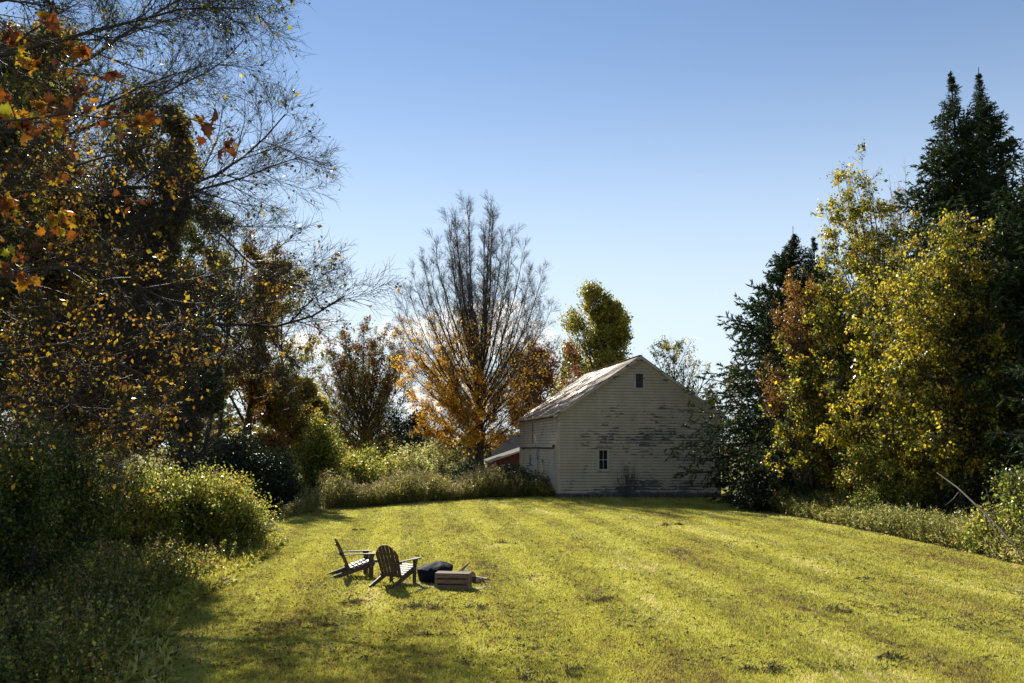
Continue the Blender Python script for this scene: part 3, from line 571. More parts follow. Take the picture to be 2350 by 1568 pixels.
def clap(mb, x0, x1, z0, zt, face, gable=False, holes=()):
    """lapped boards on a wall; face(u, z, out) maps to barn coordinates"""
    z = z0; rng = np.random.default_rng(5)
    while z < zt-.01:
        z1 = min(z+EXPO, zt); a, b = x0, x1; a1, b1 = x0, x1
        if gable:
            def lim(zz): 
                if zz <= EZ: return x0, x1
                k = (zz-EZ)/(PZ-EZ)*PX; return max(x0, k), min(x1, BW-k)
            a, b = lim(z); a1, b1 = lim(z1)
            if b-a < .05: break
        segs = [(a, b, a1, b1)]
        for hx0, hx1, hz0, hz1 in holes:
            if z1 > hz0+.02 and z < hz1-.02:
                ns = []
                for s in segs:
                    if s[0] < hx0 and s[1] > hx1: ns += [(s[0], hx0, s[2], hx0), (hx1, s[1], hx1, s[3])]
                    else: ns.append(s)
                segs = ns
        for (p, q, p1, q1) in segs:
            if q1-p1 < .001: q1 = p1+.001
            # split long runs into boards of uneven length with tiny offsets
            cuts = [p]; c = p
            while True:
                c += rng.uniform(2.4, 4.8)
                if c > q-1.2: break
                cuts.append(c)
            cuts.append(q)
            for ci in range(len(cuts)-1):
                u0, u1 = cuts[ci], cuts[ci+1]; e0 = p1 if ci == 0 else u0; e1 = q1 if ci == len(cuts)-2 else u1
                g = .0 if ci == 0 else .003; j = rng.uniform(-.004, .004); o_ = rng.uniform(.030, .038)
                vs = [face(u0+g, z+j, o_), face(u1, z+j, o_), face(min(e1, u1), z1+j, .004), face(max(e0, u0)+g, z1+j, .004), face(u0+g, z+j, 0), face(u1, z+j, 0)]
                v = [mb.bm.verts.new(t) for t in vs]; mb.bm.faces.new(v[:4]); mb.bm.faces.new((v[4], v[5], v[1], v[0]))
                mb.bm.faces.new((v[0], v[3], v[4])); mb.bm.faces.new((v[1], v[5], v[2]))
        z = z1
# solid body of the barn behind the boards, openings left in its front and its side
WX0, WX1, WZ0, WZ1 = 2.42, 3.22, 1.62, 2.98            # front window opening
VX0, VX1, VZ0, VZ1 = 4.84, 5.52, 6.68, 7.72            # vent opening
GF = lambda u, z, o: (u, -o, z)
SF = lambda u, z, o: (-o, u, z)
mb = MB(); mb.prism([(0, .24), (BW, .24), (BW, EZ), (PX, PZ-.02), (0, EZ)], 0.0, BL); 
body = mb
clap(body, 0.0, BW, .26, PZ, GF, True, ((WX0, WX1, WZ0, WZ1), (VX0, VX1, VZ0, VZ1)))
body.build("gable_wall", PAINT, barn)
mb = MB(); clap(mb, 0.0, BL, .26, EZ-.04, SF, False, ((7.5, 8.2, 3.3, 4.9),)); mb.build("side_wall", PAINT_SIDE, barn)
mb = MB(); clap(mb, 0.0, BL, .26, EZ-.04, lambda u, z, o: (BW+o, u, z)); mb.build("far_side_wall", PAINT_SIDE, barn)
mb = MB(); rng = np.random.default_rng(2); x = .02
while x < BW-.1:
    w = rng.uniform(.3, .6); w = min(w, BW-x-.02); mb.box((x+w/2, .09-rng.uniform(0, .02), .10), (w-.015, .3, .30)); x += w
y = .25
while y < BL-.3:
    w = rng.uniform(.3, .6); w = min(w, BL-y-.02); mb.box((.09-rng.uniform(0, .02), y+w/2, .10), (.3, w-.015, .30)); y += w
mb.build("foundation", STONE, barn, .02)
# roof: two corrugated slopes with thickness, slightly sagging
def slope(sign, name):
    ex = -.36; n = 300; y0, y1 = -.36, BL+.3; ys = np.linspace(y0, y1, n); pit = .11; us = np.linspace(0, 1, 13)
    run = PX-ex; sl = (PZ-EZ)/PX; th = .03; V = []
    for lay in (0, 1):
        for u in us:
            xx = PX-run*u; zc = PZ+.12-run*u*sl; xx = xx if sign < 0 else 2*PX-xx
            cor = .018*np.sin(ys*2*math.pi/pit*.5); sag = -.07*np.sin((ys-y0)/(y1-y0)*math.pi)*(1-.4*u)-.03*np.sin(u*math.pi)
            lap = .012 if u > .5 else 0
            V.append(np.stack([np.full(n, xx), ys, zc+cor+sag-lay*th-lap], 1))
    V = np.array(V); m = len(us); i = np.arange(2*m*n).reshape(2, m, n); F = []
    for lay in (0, 1): F.append(np.stack([i[lay, :-1, :-1], i[lay, :-1, 1:], i[lay, 1:, 1:], i[lay, 1:, :-1]], -1).reshape(-1, 4))
    for e in (0, m-1): F.append(np.stack([i[0, e, :-1], i[0, e, 1:], i[1, e, 1:], i[1, e, :-1]], -1))
    for e in (0, n-1): F.append(np.stack([i[0, :-1, e], i[0, 1:, e], i[1, 1:, e], i[1, :-1, e]], -1))
    link(name, np_mesh(name, V.reshape(-1, 3), F, [ROOF], [0]*len(F)), barn)
slope(-1, "roof"); slope(1, "roof")
mb = MB(); mb.bar((PX, -.38, PZ+.135), (PX, BL+.31, PZ+.135), .22, .02); mb.build("ridge_cap", ROOF, barn)
sl = (PZ-EZ)/PX
for sgn, nm in ((-1, "rake_board"), (1, "rake_board")):
    def X(x): return x if sgn < 0 else 2*PX-x
    mb = MB(); a = (X(-.34), -.335, PZ+.0-(PX+.34)*sl+.0); b = (X(PX+.0), -.335, PZ+.0)
    mb.prism([(X(-.34), a[2]-.09), (X(PX), PZ-.09), (X(PX), PZ+.085), (X(-.34), a[2]+.085)], -.352, -.31); mb.build(nm, TRIMW, barn)
    mb = MB(); mb.prism([(X(-.30), a[2]+.02), (X(PX), PZ+.0), (X(PX), PZ+.03), (X(-.30), a[2]+.055)], -.31, -.03); mb.build("soffit", TRIM, barn)
    mb = MB(); mb.prism([(X(.0), EZ-.30), (X(PX), PZ-.27), (X(PX), PZ-.0), (X(.0), EZ-.02)], -.045, -.028); mb.build("frieze_board", TRIM, barn)
mb = MB(); mb.box((.055, -.034, (EZ-.28+.26)/2+.02), (.13, .02, EZ-.32-.24)); mb.box((-.032, .08, (EZ+.22)/2), (.02, .18, EZ-.30)); mb.build("corner_board", TRIM, barn)
mb = MB(); mb.box((BW-.055, -.034, (EZ-.28+.26)/2+.02), (.13, .02, EZ-.32-.24)); mb.build("corner_board", TRIM, barn)
mb = MB(); mb.box((-.17, BL/2, EZ-.16), (.30, BL+.5, .03)); mb.box((-.33, BL/2, EZ-.13), (.025, BL+.52, .12)); mb.build("eave_board", TRIM, barn)
# front window: casing, two sashes with four panes
win = MB(); cx = (WX0+WX1)/2
win.box((cx, -.032, WZ1-.03), (.80, .05, .09)).box((cx, -.035, WZ0+.03), (.80, .06, .06)).box((WX0+.055, -.03, (WZ0+WZ1)/2), (.11, .045, WZ1-WZ0-.14)).box((WX1-.055, -.03, (WZ0+WZ1)/2), (.11, .045, WZ1-WZ0-.14))
win = win.build("window", TRIMW, barn)
mb = MB(); g0, g1, h0, h1 = WX0+.11, WX1-.11, WZ0+.06, WZ1-.075; mz = (h0+h1)/2
mb.box((cx, -.012, h1-.02), (g1-g0, .03, .04)).box((cx, -.012, h0+.025), (g1-g0, .03, .05)).box((g0+.02, -.012, mz), (.04, .03, h1-h0-.09)).box((g1-.02, -.012, mz), (.04, .03, h1-h0-.09)).box((cx, -.014, mz), (g1-g0-.08, .03, .035)).box((cx, -.0145, (mz+h1)/2-.01), (.024, .03, (h1-h0)/2-.06)).box((cx, -.0145, (mz+h0)/2+.01), (.024, .03, (h1-h0)/2-.065))
mb.build("sash", TRIMW, win)
for k, (zz) in enumerate(((h0+mz)/2, (h1+mz)/2)):
    for xx in ((g0+cx)/2, (g1+cx)/2): MB().box((xx, -.004, zz), ((g1-g0)/2, .004, (h1-h0)/2)).build("pane", GLASS, win)
MB().box((cx, -.055, WZ1+.03), (.90, .11, .035)).build("window_cap", rough_mat("mossy_board", (.03, .028, .02), (.10, .085, .06), 12, .9, .2), win)
MB().box((cx, -.055, WZ0-.012), (.88, .10, .035)).build("sill", TRIM, win)
# vent with louvres
vent = MB(); vc = (VX0+VX1)/2; vm = (VZ0+VZ1)/2
vent.box((vc, -.03, VZ1-.05), (VX1-VX0, .045, .10)).box((vc, -.03, VZ0+.025), (VX1-VX0, .045, .05)).box((VX0+.05, -.03, vm-.02), (.10, .04, VZ1-VZ0-.15)).box((VX1-.05, -.03, vm-.02), (.10, .04, VZ1-VZ0-.15))
vent = vent.build("vent", TRIMW, barn)
MB().box((vc, -.003, vm), (VX1-VX0-.2, .004, VZ1-VZ0-.16)).build("vent_opening", DARK, vent)
mb = MB(); nl = 12
for k in range(nl):
    z = VZ0+.09+k*(VZ1-VZ0-.20)/(nl-1); mb.box((vc, -.022, z), (VX1-VX0-.21, .045, .014), Matrix.Rotation(.75, 4, 'X'))
mb.build("louvres", rough_mat("weathered_louvre_wood", (.07, .06, .065), (.18, .165, .16), 9, .8, .3), vent)
# long side: tall narrow window, door track with its cover, sliding doors
sw = MB(); sw.box((-.02, 7.85, 4.1), (.04, .50, 1.5)); sw = sw.build("side_window", TRIM, barn)
MB().box((-.043, 7.85, 4.40), (.006, .30, .74)).build("pane", GLASS, sw); MB().box((-.043, 7.85, 3.66), (.006, .30, .60)).build("pane", GLASS, sw)
mb = MB(); mb.box((-.11, 6.75, 3.20), (.20, 11.8, .035)); mb.box((-.19, 6.75, 3.12), (.03, 11.8, .17)); mb.build("door_track", TRIMW, barn)
MB().box((-.06, 6.75, 2.98), (.05, 11.4, .06)).build("track_rail", rough_mat("rusty_rail", (.02, .015, .012), (.07, .04, .025), 9, .7, .4), barn)
def door(y0, y1, kind, label):
    d = MB()
    if kind == "plain": 
        n = max(2, int((y1-y0)/.28)); w = (y1-y0)/n
        for k in range(n): d.box((-.075, y0+w*(k+.5), 1.58), (.035, w-.012, 2.70))
        d = d.build("sliding_door", TRIMW, barn)
        MB().box((-.10, (y0+y1)/2, 2.72), (.02, y1-y0-.1, .14)).build("batten", TRIM, d); MB().box((-.10, (y0+y1)/2, .42), (.02, y1-y0-.1, .14)).build("batten", TRIM, d)
    else:
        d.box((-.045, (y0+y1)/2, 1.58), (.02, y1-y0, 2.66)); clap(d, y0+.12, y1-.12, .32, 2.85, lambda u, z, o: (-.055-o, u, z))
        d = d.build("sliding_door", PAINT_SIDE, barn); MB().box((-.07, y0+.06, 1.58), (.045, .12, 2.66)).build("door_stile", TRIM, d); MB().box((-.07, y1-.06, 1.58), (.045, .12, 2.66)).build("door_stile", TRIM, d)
        if label: 
            w = MB().box((-.092, (y0+y1)/2+.25, 1.85), (.03, .62, 1.0)).build("door_window", TRIM, d); MB().box((-.112, (y0+y1)/2+.25, 1.85), (.008, .46, .82)).build("pane", GLASS, w)
door(.95, 2.3, "plain", 0); door(2.45, 5.6, "clap", 1); door(5.9, 8.6, "plain", 0); door(8.8, 11.2, "clap", 0); door(11.3, 12.7, "plain", 0)
MB().box((-.05, .85, 1.6), (.06, .10, 2.7)).build("door_post", TRIM, barn)

# ------------------------------------------------------------------ red house and red shed beyond the barn
RED = rough_mat("barn_red_boards", (.06, .018, .017), (.13, .035, .03), 5, .8, .25, (1, 1, .3), .4)
SHING = rough_mat("dark_shingles", (.03, .03, .032), (.08, .078, .08), 7, .85, .2, None, .6)
BRICK = rough_mat("old_brick", (.06, .025, .022), (.14, .055, .04), 9, .85, .2, None, .6)
c = foot(1205, 86); house = empty("red_house", c, "dark red house with brick chimney seen between the maple and the barn", "house", None, math.radians(95))
def gable_house(o, w, dpt, ez, pz, ov, wall, roof, trim):
    mb = MB(); mb.prism([(-w/2, -.1), (w/2, -.1), (w/2, ez), (0, pz), (-w/2, ez)], -dpt/2, dpt/2)
    z = .1
    while z < ez: mb.box((0, -dpt/2-.012, z), (w, .02, .015)); z += .16
    mb.build("wall", wall, o)
    s = (pz-ez)/(w/2)
    for g in (-1, 1):
        mb = MB(); mb.prism([(g*(w/2+ov), ez-ov*s+.05), (0, pz+.05), (0, pz+.2), (g*(w/2+ov), ez-ov*s+.2)], -dpt/2-ov, dpt/2+ov); rf = mb.build("roof", roof, o)
        mb = MB(); mb.prism([(g*(w/2+ov+.02), ez-ov*s-.06), (0, pz-.06), (0, pz+.15), (g*(w/2+ov+.02), ez-ov*s+.15)], -dpt/2-ov-.05, -dpt/2-ov-.005); mb.build("fascia", trim, o)
gable_house(house, 6.5, 6, 2.0, 4.0, .4, RED, SHING, TRIMW)
chm = MB(); chm.box((.35, -1.0, 5.6), (.85, .9, 5.0)); chm.box((.35, -1.0, 8.1), (.95, 1.0, .18)); chm.build("chimney", BRICK, house, .01)
c = foot(1178, 73); shed = empty("red_shed", c, "low dark red shed with a white edged sloping roof beside the barn", "shed", None, math.radians(9.65))
mb = MB(); mb.prism([(-1.6, -.1), (1.6, -.1), (1.6, 3.0), (-1.6, 1.9)], 0, 4); z = .1
mb.build("wall", RED, shed)
mb = MB(); mb.prism([(-2.0, 1.80), (1.9, 3.14), (1.9, 3.24), (-2.0, 1.90)], -.3, 4.3); mb.build("roof", SHING, shed)
mb = MB(); mb.prism([(-2.02, 1.76), (1.9, 3.10), (1.9, 3.25), (-2.02, 1.91)], -.36, -.31); mb.box((-1.5, -.04, .9), (.12, .06, 1.8)); mb.build("fascia", TRIM, shed)

# ------------------------------------------------------------------ garden chairs
CHW = rough_mat("weathered_chair_wood", (.055, .035, .025), (.15, .095, .065), 5, .55, .4, (2, 2, 9), .4)
CHW2 = rough_mat("grey_crate_wood", (.12, .08, .05), (.30, .21, .135), 6, .7, .3, (.7, 6, 6), .5)
def adirondack(loc, rz, label):
    """faces +Y; a slatted garden chair with fan back, wide arms and sloping seat rails"""
    o = empty("garden_chair", loc, label, "chair", "wooden garden chairs beside the covered fire pit", rz)
    W2 = .27
    for s in (-1, 1):
        m = MB(); m.prism([(-.62, 0), (-.50, 0), (.40, .265), (.43, .285), (.43, .40), (.40, .405), (-.05, .245), (-.62, .055)], s*W2-.014, s*W2+.014, 'x'); m.build("seat_rail", CHW, o, .004)
        m = MB(); m.box((s*(W2+.032), .34, .27), (.035, .115, .54)); m.build("front_leg", CHW, o, .004)
        m = MB(); pts = [(-.34, -.035), (.12, -.05), (.40, -.085), (.47, -.07), (.50, 0), (.47, .07), (.40, .075), (.10, .04), (-.34, .03)]
        m.prism([(s*(W2+.045)+(-s)*q, p) for p, q in pts], .545, .568, 'z'); m.build("arm", CHW, o, .004)
        m = MB(); m.prism([(.26, .545), (.42, .545), (.35, .40), (.33, .36)], s*(W2+.065)-.011, s*(W2+.065)+.011, 'x'); m.build("arm_bracket", CHW, o)
    m = MB(); m.box((0, .425, .345), (2*W2+.03, .022, .11)); m.build("front_apron", CHW, o, .004)
    m = MB()
    for k in range(6):
        t = k/5; y = -.10+.49*t; z = .255+.155*t; m.box((0, y, z), (2*W2+.04, .078, .018), Matrix.Rotation(.30, 4, 'X'))
    m.build("seat", CHW, o, .003)
    # back: six slats fanning slightly, tops following an arch, tilted backwards
    T = Matrix.Translation((0, -.13, .20)) @ Matrix.Rotation(math.radians(25), 4, 'X')
    m = MB(); n = 6
    for k in range(n):
        u = (k-(n-1)/2)/((n-1)/2); xb = u*.215; xt = u*.245; top = .80*math.sqrt(max(0, 1-(u*.62)**2)); hw = .042; hb = .037
        t1 = .80*math.sqrt(max(0, 1-((u*.245-hw)/.40)**2)); t2 = .80*math.sqrt(max(0, 1-((u*.245+hw)/.40)**2)); tm = max(t1, t2) if abs(u) < .01 else .80*math.sqrt(max(0, 1-((u*.245)/.40)**2))+.004
        m.prism([(xb-hb, 0), (xb+hb, 0), (xt+hw, t2), (xt, tm), (xt-hw, t1)], -.009, .009)
    m.xf(T); m.build("backrest", CHW, o, .002)
    m = MB(); m.box((0, -.022, .60), (.50, .022, .06)); m.xf(T); m.build("back_batten", CHW, o, .003); m = MB(); m.box((0, -.022, .06), (.54, .026, .07)); m.xf(T); m.build("back_batten", CHW, o, .003)
    m = MB(); m.box((0, -.325, .530), (.72, .05, .032)); m.build("arm_rail", CHW, o, .003)
    return o
p1 = gnd(812, 1324); p2 = gnd(906, 1342)
adirondack((p1[0], p1[1], gz(p1[0], p1[1])), math.radians(-69), "weathered wooden garden chair seen from its side, facing right towards the fire pit")
adirondack((p2[0], p2[1], gz(p2[0], p2[1])), math.radians(-24), "weathered wooden garden chair with its slatted arched back turned to the viewer")

# ------------------------------------------------------------------ covered fire pit, crate, firewood, flagstones
def cover():
    P = gnd(997, 1333); o = empty("fire_pit", (P[0], P[1], gz(P[0], P[1])), "round fire pit under a creased dark blue cover between chair and crate", "fire pit")
    m = rough_mat("dark_blue_cover_cloth", (.008, .010, .020), (.016, .020, .034), 4, .8, .12, None, .5, 14)
    na, nr = 96, 26; rng = np.random.default_rng(4); A = np.linspace(0, 2*math.pi, na, endpoint=False); V = []; prof = []
    for k in range(nr):
        t = k/(nr-1)
        if t < .5: s = t/.5; z = .01+s*.31; r = .33+.085*s**.8
        else: s = (t-.5)/.5; r = .415*math.cos(s*math.pi/2)**.75+.001; z = .32+.15*math.sin(s*math.pi/2)**1.2
        prof.append((r, z, t))
    for r, z, t in prof:
        for a in A:
            hem = math.exp(-((t-.50)/.06)**2); low = max(0, .5-t)*2
            f = 1+.022*hem*math.sin(a*9+1)+low*(.030*math.sin(a*13+2*math.sin(a*2))+.018*math.sin(a*23))
            x, y = r*f*math.cos(a), r*f*math.sin(a); zz = z
            dx, dy = x-.11, y+.03; dp = math.hypot(dx, dy)
            if t > .5:
                ang = math.atan2(dy, dx); zz = .31+.17*max(0, 1-dp/.50)**.85+.014*math.sin(ang*5+1)*min(1, dp/.15)+.010*mnoise.noise(Vector((x*7, y*7, 2)))-.02*math.exp(-((x+.15)/.05)**2)+.022*math.exp(-((x+.22+.4*y)/.035)**2)
                zz -= .02*max(0, (r-.34)/.08)
            V.append((x, y, max(.005, zz)))
    V = np.array(V); i = np.arange(na*nr).reshape(nr, na); nx = np.roll(i, -1, 1); F = np.stack([i[:-1], nx[:-1], nx[1:], i[1:]], -1).reshape(-1, 4)
    cap = i[-1][None, :]
    link("cover", np_mesh("cover", V, [F, cap], [m], [0, 0], True), o)
    mb = MB(); bmesh.ops.create_cone(mb.bm, cap_ends=True, segments=32, radius1=.28, radius2=.34, depth=.27, matrix=Matrix.Translation((0, 0, .15))); mb.build("bowl", rough_mat("rusty_steel_bowl", (.03, .02, .015), (.08, .05, .03), 8, .7, .4), o)
    for k in range(3): MB().box((.25*math.cos(k*2.1), .25*math.sin(k*2.1), .012), (.05, .05, .03)).build("foot", bpy.data.materials["rusty_steel_bowl"], o)
cover()
def crate():
    P = gnd(1039, 1350); o = empty("wooden_crate", (P[0], P[1]+.20, gz(P[0], P[1])), "slatted wooden crate lying open side down beside the covered fire pit", "crate", None, math.radians(-7))
    w, d, h = .76, .36, .33
    for s in (-1, 1):
        m = MB(); x = s*(w/2-.012)
        m.box((x, 0, h-.05), (.02, d-.02, .09)).box((x, 0, .055), (.02, d-.02, .09)).box((x, -d/2+.03, h/2), (.02, .05, h-.19)).box((x, d/2-.03, h/2), (.02, .05, h-.19)).box((x+s*.0125*-1-.0*s, 0, h/2), (.004, d-.12, h-.2)); m.build("end_panel", CHW2, o, .002)
    for s, nm in ((-1, "front_slats"), (1, "back_slats")):
        m = MB()
        for z, hh in ((h-.045, .085), (h/2, .082), (.045, .085)): m.box((0, s*(d/2+.006), z), (w, .012, hh))
        m.build(nm, CHW2, o, .002)
    m = MB()
    for k in range(4): m.box((0, -d/2+.05+k*.0915-.006, h+.004), (w, .077, .012))
    m.build("top_slats", CHW2, o, .002)
    for sx in (-1, 1):
        for sy in (-1, 1): MB().box((sx*(w/2-.04), sy*(d/2-.017), h/2-.004), (.03, .03, h-.02)).build("corner_post", CHW2, o)
crate()
LOGM = rough_mat("firewood_bark", (.05, .04, .032), (.16, .12, .09), 9, .85, .2, (1, 1, 1), .8); CUT = rough_mat("cut_wood_end", (.22, .15, .09), (.42, .32, .20), 12, .8, .2)
def log(p, q, r, label, split=False):
    a, b = Vector(p), Vector(q); L_ = (b-a).length; o = empty("firewood_log", a, label, "log", "firewood stacked behind the crate"); o.rotation_euler = (b-a).to_track_quat('Z', 'Y').to_euler()
    n = 12 if not split else 5; A = np.arange(n)*2*math.pi/n; rng = np.random.default_rng(int(abs(p[0]*1000+p[2]*777)) % 9999); rr = r*(1+rng.uniform(-.1, .1, n)); V = []
    for k in range(5):
        f = 1+rng.uniform(-.05, .05); V.append(np.stack([np.cos(A)*rr*f, np.sin(A)*rr*f, np.full(n, L_*k/4)], 1))
    V = np.concatenate(V); i = np.arange(5*n).reshape(5, n); nx = np.roll(i, -1, 1); F = np.stack([i[:-1], nx[:-1], nx[1:], i[1:]], -1).reshape(-1, 4)
    link("bark", np_mesh("bark", V, [F], [LOGM if not split else CUT], [0]), o)
    for k in (0, 4):
        W_ = V[k*n:(k+1)*n]*[.99, .99, 1]; link("cut_end", np_mesh("cut_end", W_, [np.arange(n)[None, :]], [CUT], [0]), o)
lb = gnd(1080, 1333)
def lp(dx, dy, dz): return (lb[0]+dx, lb[1]+dy, gz(lb[0], lb[1])+dz)
log(lp(-.15, .25, .07), lp(.17, -.12, .07), .07, "thick round log at the near end of the firewood pile")
log(lp(-.02, .30, .06), lp(.27, -.02, .06), .06, "round log with a cut end facing right, lowest in the firewood pile", False)
log(lp(.12, .32, .05), lp(.38, .05, .05), .052, "split log at the far right end of the firewood pile", True)
log(lp(-.10, .35, .18), lp(.06, -.05, .185), .06, "log resting on top of the firewood pile")
log(lp(-.32, .32, .07), lp(-.05, .02, .07), .065, "log half hidden between crate and fire pit")
log(lp(-.20, .40, .165), lp(-.14, .06, .19), .055, "short log on top of the pile next to the fire pit")
log(lp(.20, .10, .025), lp(.42, -.10, .022), .022, "thin stick on the grass beside the firewood pile", True)
log(lp(-.34, .12, .18), lp(-.04, .22, .42), .020, "thin split stick leaning up out of the firewood pile", True)
log(lp(-.28, .14, .16), lp(-.08, .18, .37), .016, "shorter leaning stick beside the long one on the firewood pile", True)
FLAG = rough_mat("pale_flagstone", (.22, .20, .16), (.42, .38, .31), 3, .8, .3, None, .5)
fl = [(948, 1337, .34, .20, "flat pale flagstone behind the front chair"), (985, 1344, .30, .16, "flat pale flagstone in front of the fire pit"), (968, 1352, .16, .10, "small flagstone between front chair leg and fire pit"), (1094, 1347, .20, .12, "pale flagstone right of the crate"), (1116, 1344, .12, .08, "smallest flagstone lying furthest right")]
for k, (px, py, a, b, lab) in enumerate(fl):
    P = gnd(px, py); rng = np.random.default_rng(40+k); n = 9; m = MB(); ang = np.sort(rng.random(n)*6.28+0)*0+np.arange(n)*6.283/n
    pts = [(a*math.cos(t)*rng.uniform(.8, 1.1), b*math.sin(t)*rng.uniform(.8, 1.1)) for t in ang]; m.prism(pts, -.03, .016+.003*k, 'z')
    o = m.build("flagstone", FLAG, None, .008, (P[0], P[1], float(gz(P[0], P[1])))); tag(o, lab, "flagstone", "flagstones around the fire pit")
#@@PLANTS@@
def guide_tree(label, base, trunk_r, height, limbs, seed, leafmat, nleaf, ls, lv, name="tree", twig=.004, tmpl=QUAD, spread=.05, gn=.09, keep=None, second=None, cat="tree", group=None, hang=0.0, barkm=None):
    """tree whose main limbs follow given courses (points in space); twigs grow from them"""
    rng = np.random.default_rng(seed); base = np.asarray(base, float); o = empty(name, base, label, cat, group); N = 14
    P, R = march(rng, base[None]-[[0, 0, .15]], np.array([[0, 0, 1.]]), np.array([height]), np.array([trunk_r]), 9, .03, .02, .2)
    parts = [(*tubes(P, R, 10), 0)]; LP = []; LR = []
    for pts, r in limbs:
        pts = np.array(pts); z0 = min(max(pts[0, 2]-.6, .6), height*.9); xb = np.interp(z0, P[0, :, 2], P[0, :, 0]); yb = np.interp(z0, P[0, :, 2], P[0, :, 1]); pts = np.vstack([[[xb, yb, z0]], pts])
        dd = np.concatenate([[0], np.cumsum(np.linalg.norm(np.diff(pts, axis=0), axis=1))]); t = np.linspace(0, dd[-1], N); q = np.stack([np.interp(t, dd, pts[:, j]) for j in range(3)], 1)
        q2 = q.copy(); q2[1:-1] = (q[:-2]+2*q[1:-1]+q[2:])/4; q2[1:-1] += rng.normal(0, .02*dd[-1]/10, (N-2, 3)); LP.append(q2); LR.append(np.linspace(r, r*.18, N)*(1+.0*t))
    LP = np.array(LP); LR = np.array(LR); parts.append((*tubes(LP, LR, 7), 0)); cur = (LP, LR); twigs = []
    for li, (cnt, t0, t1, ang, angv, lo, hi) in enumerate(lv):
        s, d, r, t, PL = spawn(rng, *cur, cnt, t0, t1, ang, angv, up=-hang); f = rng.uniform(lo, hi, len(s))*(1.1-.6*t)
        rr = np.clip(np.minimum(r*.6, f*.02+.002), twig, 1); cur = march(rng, s, d, f, rr, (6, 4, 4, 3)[min(li, 3)], gn, .01-hang*.1, .3)
        V, F = tubes(*cur, 5 if li == 0 else 3); twigs.append((V, F, 1))
    V, Fs, mi = merge(parts); link("trunk", np_mesh("trunk", V-base, Fs, [barkm or BARK], mi, True), o)
    cp = list(twigs); mats = [leafmat, TWIG_NEAR]; pos, al = sample_on(rng, cur[0], nleaf, .1, spread, 24 if tmpl is QUAD else 3)
    if keep is not None: pos = pos[keep(pos, rng)]
    V, F = leaves(rng, pos, ls, tmpl, .8); cp.append((V, F, 0))
    if second:
        mats.append(second[0]); pos, al = sample_on(rng, cur[0], second[1], .1, spread, 24); V, F = leaves(rng, pos, second[2], second[3], .8); cp.append((V, F, 2))
    V, Fs, mi = merge(cp); link("crown", np_mesh("crown", V-base, Fs, mats, mi), o); return o
def fan_limbs(seed, base, outline, n, r0, zmin=1.4, low=.36, skew=None):
    """ascending limbs that leave the trunk low and curve up to points spread through a rounded crown; outline: (height, radius) pairs"""
    rng = np.random.default_rng(seed); zs = np.array([p[0] for p in outline]); rs = np.array([p[1] for p in outline]); out = []
    for k in range(n):
        f = (k+.5)/n; z = zs[0]+(zs[-1]-zs[0])*(.5*f+.5*f**.55)*(1-.0*f); R = np.interp(z, zs, rs); a = k*2.4+rng.normal(0, .25); rr = R*(rng.uniform(.84, 1.02) if k % 4 else rng.uniform(.3, .75))
        x, y = math.cos(a)*rr, math.sin(a)*rr
        if skew: x += skew(z)
        z0 = max(zmin, min(z*low+rng.uniform(-.6, .6), z-1.5)); p0 = np.array([base[0], base[1], z0+.6]); p3 = np.array([base[0]+x, base[1]+y, z])
        p1 = p0+np.array([x*.42, y*.42, (z-z0)*.24]); p2 = p0+np.array([x*.86, y*.86, (z-z0)*.62]); pts = []
        for t in np.linspace(.06, 1, 9): pts.append((1-t)**3*p0+3*(1-t)**2*t*p1+3*(1-t)*t*t*p2+t**3*p3+rng.normal(0, .08, 3)*(t < .98))
        L_ = np.linalg.norm(p3-p0); out.append((pts, r0*(.35+.65*L_/(zs[-1]*.8))))
    return out
# ------------------------------------------------------------------ trees in the middle distance
Y = 72; mb_ = foot(1100, Y)
guide_tree("tall nearly bare maple with yellow leaves low in its crown, left of the barn", mb_, .46, 14.5,
     fan_limbs(11, mb_, [(3.4, 4.2), (5.2, 5.6), (8.0, 6.1), (11.5, 6.5), (14.2, 6.8), (16.4, 6.6), (18.6, 5.0), (20.4, 3.7), (22.2, 2.5), (23.4, 1.0)], 74, .10, 1.3, .34, lambda z: -.35-.9*np.interp(z, [3, 9, 14], [1, .3, 0])),
     11, L['maple'], 125000, .17, ((18, .25, 1, 25, 9, .8, 2.7), (10, .15, 1, 29, 10, .4, 1.25), (6, .2, 1, 32, 12, .2, .55)), "maple_tree", twig=.0075, spread=.12, gn=.05,
     keep=lambda p, r: r.random(len(p)) < np.clip((14-p[:, 2])/11, .004, .9)**1.2*np.where(p[:, 0] < mb_[0]+.4, 1, .40), second=(L['brown'], 900, .14, QUAD), cat="maple tree")
Y = 88; bb_ = foot(835, Y)
guide_tree("rounded tree with brown red upper leaves, left of the tall bare maple", bb_, .36, 9.0,
     fan_limbs(12, bb_, [(3.0, 3.0), (5.0, 4.6), (8.0, 5.2), (10.5, 4.9), (12.5, 4.1), (14.0, 3.0), (15.0, 1.6)], 50, .10, 1.3, .34),
     12, L['brown'], 26000, .19, ((14, .2, 1, 28, 9, .8, 2.2), (9, .15, 1, 30, 10, .4, 1.1), (5, .2, 1, 34, 10, .2, .55)), "maple_tree", twig=.009, spread=.16, gn=.05,
     keep=lambda p, r: r.random(len(p)) < np.clip((p[:, 2]-6)/6, .12, .85), second=(L['olive'], 14000, .18, QUAD), cat="maple tree")
Y = 97
